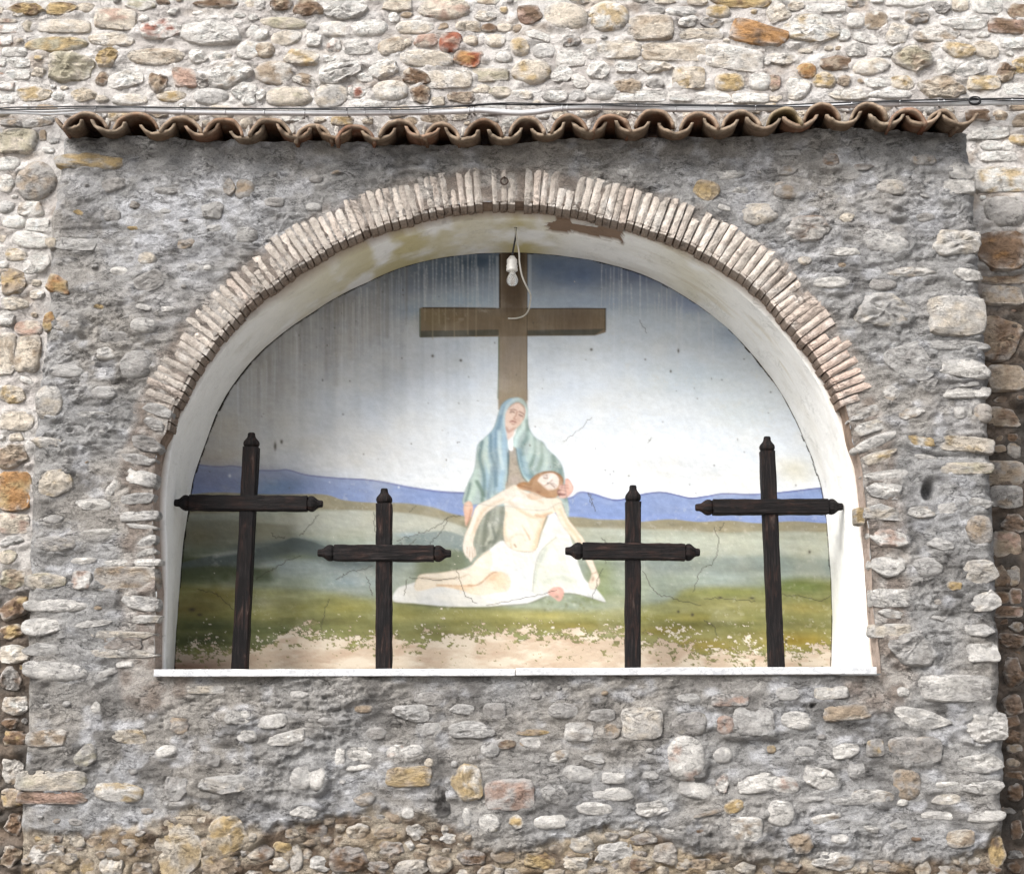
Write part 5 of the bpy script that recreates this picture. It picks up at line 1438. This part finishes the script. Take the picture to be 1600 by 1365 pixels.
mural["label"] = "faded painting of a seated woman in a blue veil holding a dying man"
# ------------------------------------------------------------------ barrel tiles of the eave
COVERS = [(100, 169, 173), (175, 247, 172), (250, 317, 180), (319, 382, 184), (390, 457, 185), (460, 520, 192), (525, 588, 194), (592, 657, 187), (662, 720, 190), (725, 787, 186), (795, 853, 182), (860, 919, 179), (925, 987, 180), (990, 1053, 171),
          (1060, 1123, 177), (1127, 1190, 169), (1196, 1253, 169), (1254, 1313, 160), (1327, 1386, 160), (1386, 1446, 170), (1445, 1499, 170)]
CLAY = {6: (.32, .125, .065), 0: (.27, .15, .10), 12: (.33, .16, .09), 14: (.32, .15, .085), 16: (.36, .27, .13), 19: (.28, .11, .06), 10: (.31, .175, .12)}
rt = np.random.default_rng(21)

def tile_mesh(hw, sag, up, seed, base, length=.42, th=.016, nseg=18, nl=9):
    """A barrel tile: front rim at y = 0, running back along +Y; up = +1 covers, -1 pans."""
    a = np.linspace(-1, 1, nseg)
    rr_ = np.random.default_rng(seed)
    V, C = [], []
    ys2 = np.linspace(0, length, nl)
    rag = .010 * vnoise(a * 3.1 + seed, a * 0, seed) + .005 * vnoise(a * 9 + seed, a * 0, seed + 1)
    for lay_ in (0, 1):
        for y in ys2:
            k = 1 - .16 * y / length
            ang = a * 1.36
            x = np.sin(ang) / math.sin(1.36) * (hw - th * lay_ * .9) * k
            zc = (np.cos(ang) - math.cos(1.36)) / (1 - math.cos(1.36)) * (sag - th * lay_) * k
            z = up * zc + y * TILE_SLOPE + .002 * vnoise(a * 2 + seed, a * 0 + y * 9, seed + 2)
            yy = y + (rag + .002 * lay_ if y == 0 else 0)
            V.append(np.stack([x, np.broadcast_to(yy, x.shape), z], -1))
            w_ = sstep(.1, .5, fbm(x / .03 + seed, y / .05 + a, seed + 3, 3))[:, None]
            c_ = lerp(np.array(base), np.array((.19, .15, .11)), .6 * w_)
            if y == 0:
                c_ = lerp(c_, np.array((.32, .26, .195)), rr_.uniform(.1, .7))  # front rim paled: its lit edge is put into the colour
            C.append(c_)
    V, C = np.array(V).reshape(-1, 3), np.array(C).reshape(-1, 3)
    n1 = nl * nseg
    F = [tuple(f) for f in grid_faces(nl, nseg).tolist()] + [tuple(i + n1 for i in f[::-1]) for f in grid_faces(nl, nseg).tolist()]
    rim_out = list(range(nseg)) + [r_ * nseg + nseg - 1 for r_ in range(1, nl)] + [(nl - 1) * nseg + j for j in range(nseg - 2, -1, -1)] + [r_ * nseg for r_ in range(nl - 2, 0, -1)]
    for i, q in enumerate(rim_out):
        q2 = rim_out[(i + 1) % len(rim_out)]
        F.append((q, q + n1, q2 + n1, q2))
    return V, F, C

# mortar bed that the tiles lie in, darkened for the shade in their hollows
pz = pans_w[:, 1]
bx = np.linspace(pans_w[0, 0] - .05, pans_w[-1, 0] + .02, 260)
bz = np.interp(bx, pans_w[:, 0], pz)
prof = [(.03, -.02), (.05, .02), (.09, .05), (.12, .075), (.32, .085)]
BV = np.array([[(x, y + .012 * fbm(np.array([x / .05]), np.array([i * 1.0]), 77, 3)[0], z + dz_ + .015 * TILE_SLOPE) for i, (y, dz_) in enumerate(prof)] for x, z in zip(bx, bz)]).reshape(-1, 3)
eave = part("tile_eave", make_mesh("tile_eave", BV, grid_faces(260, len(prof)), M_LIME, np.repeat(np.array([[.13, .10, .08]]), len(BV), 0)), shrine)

for i, (xa, xb, yp) in enumerate(COVERS):
    peak, ends = P((xa + xb) / 2, yp, Y_TILE), P((xa + xb) / 2, yp + 28, Y_TILE)
    hw = (P(xb, yp, Y_TILE)[0] - P(xa, yp, Y_TILE)[0]) / 2 + .002
    sag = peak[2] - ends[2]
    base = np.array(CLAY.get(i, (.24, .12, .066))) * .55 * rt.uniform(.8, 1.15)
    V_, F_, C_ = tile_mesh(hw, sag, 1, 300 + i, base)
    o = part("cover_tile", make_mesh("cover_tile", V_, F_, M_CLAY, C_), eave, (peak[0], Y_TILE + rt.uniform(-.022, .022), ends[2]))
    o.rotation_euler = (0, rt.normal(0, .04), rt.normal(0, .035) - .10 * (peak[0] / 2.2))
for i, (xc, yb) in enumerate(PANS):
    if i == 0:
        wpx = 46
    else:
        wpx = 58
    bot = P(xc, yb, Y_TILE)
    hw = wpx / 2 / PPM * .98
    sag = .056
    base = np.array([(.27, .175, .11), (.22, .15, .10), (.25, .175, .12), (.29, .15, .09)][rt.integers(4)]) * .5 * rt.uniform(.85, 1.2)
    V_, F_, C_ = tile_mesh(hw, sag, -1, 400 + i, base)
    o = part("pan_tile", make_mesh("pan_tile", V_, F_, M_CLAY, C_), eave, (bot[0], Y_TILE + rt.uniform(-.014, .006), bot[2] + sag))
    o.rotation_euler = (0, rt.normal(0, .07), rt.normal(0, .03) - .10 * (bot[0] / 2.2))
# crumbs of mortar where the covers meet the pans
for i, (xc, yb) in enumerate(PANS[1:-1]):
    c = P(xc + rt.uniform(-4, 4), yb - 13, Y_TILE + .035)
    V_, F_, C_ = stone_mesh(.022, .055, 'e', 500 + i, (.50, .46, .41), (.60, .57, .52), .012, rt.normal(0, .15))
    part("mortar_crumb", make_mesh("mortar_crumb", V_ * np.array([1, .5, 1]), F_, M_LIME, C_), eave, tuple(c))

# ------------------------------------------------------------------ four wooden crosses on the sill
m, n, l, b = new_mat("charred_oak", 0.75, 0.18)
tc = n.new('ShaderNodeTexCoord').outputs['Object']
A_ = n.new('ShaderNodeAttribute')
A_.attribute_name = "grain"
gv = A_.outputs['Vector']
g1 = noise_node(n, l, scaled(n, l, gv, (1, 1, .06)), 120, 6, 0.65, .6)
g2 = noise_node(n, l, scaled(n, l, gv, (1, 1, .14)), 45, 5, 0.6, .8)
g3 = noise_node(n, l, gv, 9, 4, 0.6)
c0 = ramp(n, l, g1, [(0.30, (.0018, .0015, .0017)), (0.52, (.0045, .0036, .0038)), (0.74, (.026, .020, .019))])
c1 = ramp(n, l, g2, [(0.46, (.004, .003, .003)), (0.62, (.026, .013, .010)), (0.80, (.12, .09, .075))])
l.new(mixc(n, l, 'MIX', ramp(n, l, g3, [(0.42, 0.0), (0.60, .9)]), c0, c1), b.inputs['Base Color'])
hb = bump(n, l, g1, .004, 1.0)
hb = bump(n, l, g2, .004, .8, hb)
l.new(hb, b.inputs['Normal'])
M_WOOD = m
Y_CROSS = 0.33

def wood_mesh(name, V, F, axis, shift, smooth=False):
    me = make_mesh(name, V, F, M_WOOD, smooth=smooth)
    a = me.attributes.new("grain", 'FLOAT_VECTOR', 'POINT')
    q = np.asarray(V, np.float32).copy()
    if axis == 'x':
        q = q[:, [2, 1, 0]]
    q = q + np.asarray(shift, np.float32)
    a.data.foreach_set("vector", np.ascontiguousarray(q, np.float32).ravel())
    return me

def beam(a, b_, w, d, seed, ch=.007, nl=26):
    """A square timber with chamfered, worn arrises from point a to point b_ in the x-z plane."""
    a, b_ = np.array(a, float), np.array(b_, float)
    t = (b_ - a) / np.linalg.norm(b_ - a)
    s_ = np.array([t[2], 0, -t[0]])
    yv = np.array([0, 1.0, 0])
    h_, e = w / 2, d / 2
    pr = [(-h_ + ch, -e), (h_ - ch, -e), (h_, -e + ch), (h_, e - ch), (h_ - ch, e), (-h_ + ch, e), (-h_, e - ch), (-h_, -e + ch)]
    V = []
    for i in range(nl):
        q = a + (b_ - a) * i / (nl - 1)
        for k, (u_, v_) in enumerate(pr):
            j = .0016 * vnoise(np.array([i * .8 + seed]), np.array([k * 1.7]), seed)[0]
            V.append(q + s_ * (u_ * (1 + j / h_)) + yv * (v_ * (1 + j / e)))
    F = [tuple(f) for f in grid_faces(nl, 8, True).tolist()]
    F.append(tuple(range(8))[::-1])
    F.append(tuple(range((nl - 1) * 8, nl * 8)))
    return np.array(V), F

def finial(base, tip, w, d):
    """A carved knob: groove, swelling, ogee neck, blunt end."""
    base, tip = np.array(base, float), np.array(tip, float)
    L_ = np.linalg.norm(tip - base)
    t = (tip - base) / L_
    s_ = np.array([t[2], 0, -t[0]])
    yv = np.array([0, 1.0, 0])
    pr = [(-.06, .84), (.02, .84), (.07, .93), (.16, 1.03), (.30, 1.05), (.42, .97), (.54, .78), (.66, .58), (.76, .50), (.93, .47), (1.0, .38)]
    V = []
    for f, r_ in pr:
        for k in range(8):
            an = (k + .5) * math.pi / 4
            rad = 1.0
            V.append(base + t * L_ * f + s_ * (math.cos(an) * r_ * w / 2 * 1.04 * rad) + yv * (math.sin(an) * r_ * d / 2 * 1.04 * rad))
    F = [tuple(f) for f in grid_faces(len(pr), 8, True).tolist()]
    F.append(tuple(range(8))[::-1])
    F.append(tuple(range((len(pr) - 1) * 8, len(pr) * 8)))
    return np.array(V), F

CROSSES = [  # top of post x y, tip y, foot x, post width, bar y at left end and right end, bar thickness, bar from to, tips
    ((393, 699), 676, 375, 24, (786, 787.5), 24, (298, 481), (273.5, 505), "tall dark wooden cross at the left end of the sill, touching the white reveal"),
    ((600.5, 787), 763, 600, 24.5, (864, 865), 25, (523, 678), (497, 705), "short weathered black wooden cross left of the painted figures, split grain on its arm"),
    ((989, 784), 758, 988.5, 24, (861, 863), 26, (910, 1069), (883, 1093), "short dark wooden cross just right of the painted figures, beside the sheet's corner"),
    ((1198.5, 705), 682, 1213, 23, (793, 792), 24, (1113, 1292), (1086, 1316), "tall brown-black wooden cross at the right end of the sill before the bright reveal")]
for i, (top, tipy, footx, wpx, (bya, byb), bth, (ba, bb_), (ta, tb), lab) in enumerate(CROSSES):
    T_, TT = P(top[0], top[1], Y_CROSS), P(top[0], tipy, Y_CROSS)
    foot_ = P(footx, 1043, Y_CROSS)
    foot_[2] = Z_SILL + .002 + (.006 if i > 1 else 0)
    k_ = (P(1, 800, Y_CROSS)[0] - P(0, 800, Y_CROSS)[0])
    w_ = wpx * k_
    th_ = bth * k_
    root = empty("wooden_cross", lab, "cross", tuple(foot_), "wooden crosses standing on the sill")
    o0 = Vector(foot_)
    sh = (i * 3.7, i * 1.3, i * 5.1)
    V_, F_ = beam(foot_, T_, w_, w_ * .95, 600 + i)
    up_ = part("upright", wood_mesh("upright", V_ - foot_, F_, 'z', sh), root, tuple(foot_))
    V_, F_ = finial(T_, TT, w_, w_ * .95)
    q = part("finial", wood_mesh("finial", V_ - foot_, F_, 'z', sh), root, tuple(foot_))
    La, Lb = P(ba, bya, Y_CROSS), P(bb_, byb, Y_CROSS)
    for e_ in (La, Lb):
        e_[1] -= .012
    V_, F_ = beam(La, Lb, th_, w_ * .95, 640 + i)
    part("crossbar", wood_mesh("crossbar", V_ - foot_, F_, 'x', sh), root, tuple(foot_))
    for e_, tp in ((La, P(ta, bya, Y_CROSS)), (Lb, P(tb, byb, Y_CROSS))):
        tp[1] = e_[1]
        V_, F_ = finial(e_, tp, th_, w_ * .95)
        part("finial", wood_mesh("finial", V_ - foot_, F_, 'x', sh), root, tuple(foot_))

# ------------------------------------------------------------------ hanging bulb
def flat_mat(name, c, rough=.6, spec=.4, metal=0.0, var=.25, scale=60):
    m, n, l, b = new_mat(name, rough, spec)
    b.inputs['Metallic'].default_value = metal
    p_ = wpos(n)
    c = np.array(c)
    l.new(ramp(n, l, noise_node(n, l, p_, scale, 5, .65), [(.3, tuple(c * (1 - var))), (.7, tuple(np.minimum(c * (1 + var), .9)))]), b.inputs['Base Color'])
    return m
M_BLACK = flat_mat("black_rubber", (.018, .018, .02), .55)
M_PIPE = flat_mat("grey_pipe", (.50, .505, .515), .4, .4, 0, .14, 20)
M_CORD = flat_mat("white_flex", (.50, .48, .43), .5)
M_PORC = flat_mat("porcelain", (.62, .60, .56), .3, .5, 0, .12, 40)
M_IRON = flat_mat("rusty_iron", (.05, .035, .028), .8, .3, .3, .5, 150)
m, n, l, b = new_mat("bulb_glass", .18, .5)
b.inputs['Base Color'].default_value = (.90, .89, .86, 1)
b.inputs['Transmission Weight'].default_value = .8
b.inputs['IOR'].default_value = 1.18
l.new(bump(n, l, noise_node(n, l, wpos(n), 60, 3, .6), .0006, .4), b.inputs['Normal'])
M_GLASS = m
YB = .27

def lathe(c, prof, seg=20):
    V = []
    for r_, z in prof:
        for k in range(seg):
            a = 2 * math.pi * k / seg
            V.append((c[0] + r_ * math.cos(a), c[1] + r_ * math.sin(a), c[2] + z))
    F = [tuple(f) for f in grid_faces(len(prof), seg, True).tolist()]
    F.append(tuple(range(seg))[::-1])
    F.append(tuple(range((len(prof) - 1) * seg, len(prof) * seg)))
    return np.array(V), F
hook = P(805, 353, YB)
sock = P(800, 404, YB)
bulb = empty("hanging_bulb", "bare light bulb in a white socket hanging from the crown of the niche", "light bulb", tuple(hook))
V_, F_ = lathe(sock, [(.012, .012), (.016, .006), (.020, 0), (.0255, -.006), (.0265, -.022), (.0245, -.030), (.0275, -.034), (.028, -.044), (.026, -.048), (.0285, -.052), (.0285, -.062), (.021, -.066)])
part("socket", make_mesh("socket", V_, F_, M_PORC), bulb)
gb = sock + np.array([.002, 0, -.066])
V_, F_ = lathe(gb, [(.014, .004), (.0145, -.006), (.018, -.016), (.024, -.027), (.0275, -.038), (.0285, -.047), (.0265, -.058), (.021, -.067), (.012, -.0725), (.003, -.0745)], 24)
part("glass", make_mesh("glass", V_, F_, M_GLASS), bulb)
V_, F_ = tube(crom([hook + np.array([0, 0, .012]), P(806, 366, YB), P(803, 384, YB), sock + np.array([0, 0, .010])], 6), .0045, 8)
part("drop_wire", make_mesh("drop_wire", V_, F_, M_BLACK), bulb)
V_, F_ = join(tube([hook + np.array([-.012, 0, .004]), hook + np.array([.012, 0, .004])], .006, 8), tube([hook + np.array([.0, -.01, .012]), hook + np.array([.002, 0, -.012])], .008, 8))
part("ceiling_hook", make_mesh("ceiling_hook", V_, F_, M_IRON), bulb)
cp = [P(x, y, q) for x, y, q in ((805, 356, .265), (808, 375, .26), (811, 395, .26), (812, 412, .265), (816, 432, .28), (823, 448, .32), (829, 461, .38), (828, 474, .46), (825, 486, .54), (819, 493, .60), (808, 497, .64), (794, 497.5, .662))]
V_, F_ = tube(crom(cp, 5), .0042, 8)
part("loose_flex", make_mesh("loose_flex", V_, F_, M_CORD), bulb)

# ------------------------------------------------------------------ iron ring on a nail at the crown
rc = P(788, 283, -.018)
ringo = empty("iron_ring", "small rusty iron ring on a nail above the crown of the arch", "ring", tuple(rc))
th = np.linspace(0, 2 * np.pi, 21)
V_, F_ = tube(np.stack([rc[0] + .017 * np.cos(th), rc[1] + 0 * th, rc[2] + .017 * np.sin(th)], -1), .0042, 7, False)
part("ring", make_mesh("ring", V_, F_, M_IRON), ringo)
V_, F_ = tube([rc + np.array([0, .06, .02]), rc + np.array([0, -.012, .017])], .004, 7)
part("nail", make_mesh("nail", V_, F_, M_IRON), ringo)

# ------------------------------------------------------------------ conduit and cables along the wall above the eave
YP = Y_WALL - .075
pipe_px = [(118, 173.5), (180, 172), (225, 173), (300, 175.5), (400, 176.5), (520, 177), (640, 176), (715, 174.5), (745, 172.5), (765, 173.5), (800, 176.5), (830, 176), (855, 172.5), (880, 169), (937, 168), (1000, 169.5), (1050, 171), (1130, 171.5), (1200, 169.5), (1300, 166), (1400, 162.5), (1500, 161.5), (1602, 159.5), (1700, 158), (1790, 157)]
pw = crom([P(x, y, YP) for x, y in pipe_px], 4)
conduit = empty("conduit_pipe", "grey plastic conduit pipe clipped to the wall along the top of the tiles", "pipe", tuple(pw[0]))
V_, F_ = tube(pw, .0145, 12)
part("pipe", make_mesh("pipe", V_, F_, M_PIPE), conduit)
for x in (150, 227, 288, 352, 413, 476, 542, 570, 610, 669, 733, 740, 878, 886, 940, 994, 1055, 1118, 1180, 1330, 1405, 1465, 1474, 1580):
    y = np.interp(x, [q[0] for q in pipe_px], [q[1] for q in pipe_px])
    c = P(x, y, YP)
    th = np.linspace(-2.6, 2.6, 11)
    rad = .0170
    pth = np.stack([c[0] + 0 * th, c[1] - rad * np.cos(th), c[2] + rad * np.sin(th)], -1)
    V_, F_ = tube(pth[3:8], .0030, 6)
    V2, F2 = tube([c + np.array([0, .075, .016]), c + np.array([0, -.006, .016])], .0055, 8)
    cl_ = part("clip", make_mesh("clip", V_, F_, M_PIPE), conduit)
    part("nail", make_mesh("nail", V2, F2, M_IRON), cl_)

def cable(px, rad, Y, mat, name, lab, wob=0.0, thing=None):
    q = np.array(px, float)
    cv = crom(np.array([P(x, y, Y) for x, y in q]), 5)
    if wob:
        cv[:, 2] += wob * vnoise(np.arange(len(cv)) / 4.0, np.arange(len(cv)) * 0.0 + 2, int(q[0, 1]))
    V_, F_ = tube(cv - cv[0], rad, 7)
    if thing is None:
        o = link(name, make_mesh(name, V_, F_, mat), None, tuple(cv[0]))
        o["label"], o["category"] = lab, "cable"
        return o
    return part(name, make_mesh(name, V_ + cv[0], F_, mat), thing)
cable([(-190, 174), (-60, 171), (0, 169.5), (75, 168), (150, 166), (250, 167.5), (400, 169.5), (540, 169.5), (675, 167.5), (740, 165), (800, 164), (950, 162.3), (1060, 163.5), (1200, 165.3), (1300, 161.5), (1400, 158), (1500, 156), (1602, 155), (1790, 154)], .0038, YP - .012, M_BLACK, "power_cable", "thin black cable running the whole wall just above the grey conduit", .004)
cable([(-190, 176), (0, 171.5), (110, 169), (200, 168.2), (320, 170), (470, 171.2), (600, 170.6), (690, 168.5), (780, 162.5), (870, 162.5), (960, 164.3), (1080, 165), (1210, 166.5), (1320, 163), (1410, 159.8), (1520, 158), (1602, 157), (1790, 156)], .0035, YP - .02, M_BLACK, "power_cable", "second black cable lying slightly slack against the first above the conduit", .006)
cable([(-190, 182), (-40, 177), (30, 176.5), (80, 178), (130, 175), (190, 171)], .006, YP - .004, M_PIPE, "power_cable", "grey cable dipping under the conduit's left end beside the first tile", .003)
cable([(-190, 179), (-40, 174.5), (25, 172.5), (70, 174), (140, 171.5), (230, 170)], .0055, YP - .006, M_PIPE, "power_cable", "grey cable joining the conduit's left end above the first tile", .003)
lc_ = P(1523, 158, YP - .03)
th = np.linspace(0, 4.4 * np.pi, 46)
rr2 = .021 + .004 * np.sin(th * .7)
V_, F_ = tube(np.stack([rr2 * 1.3 * np.cos(th), .003 * th / 3 - .01, rr2 * .8 * np.sin(th)], -1), .0035, 6)
o = link("cable_coil", make_mesh("cable_coil", V_, F_, M_BLACK), None, tuple(lc_))
o["label"], o["category"] = "small coil of black cable tied to the conduit at the eave's right end", "cable"
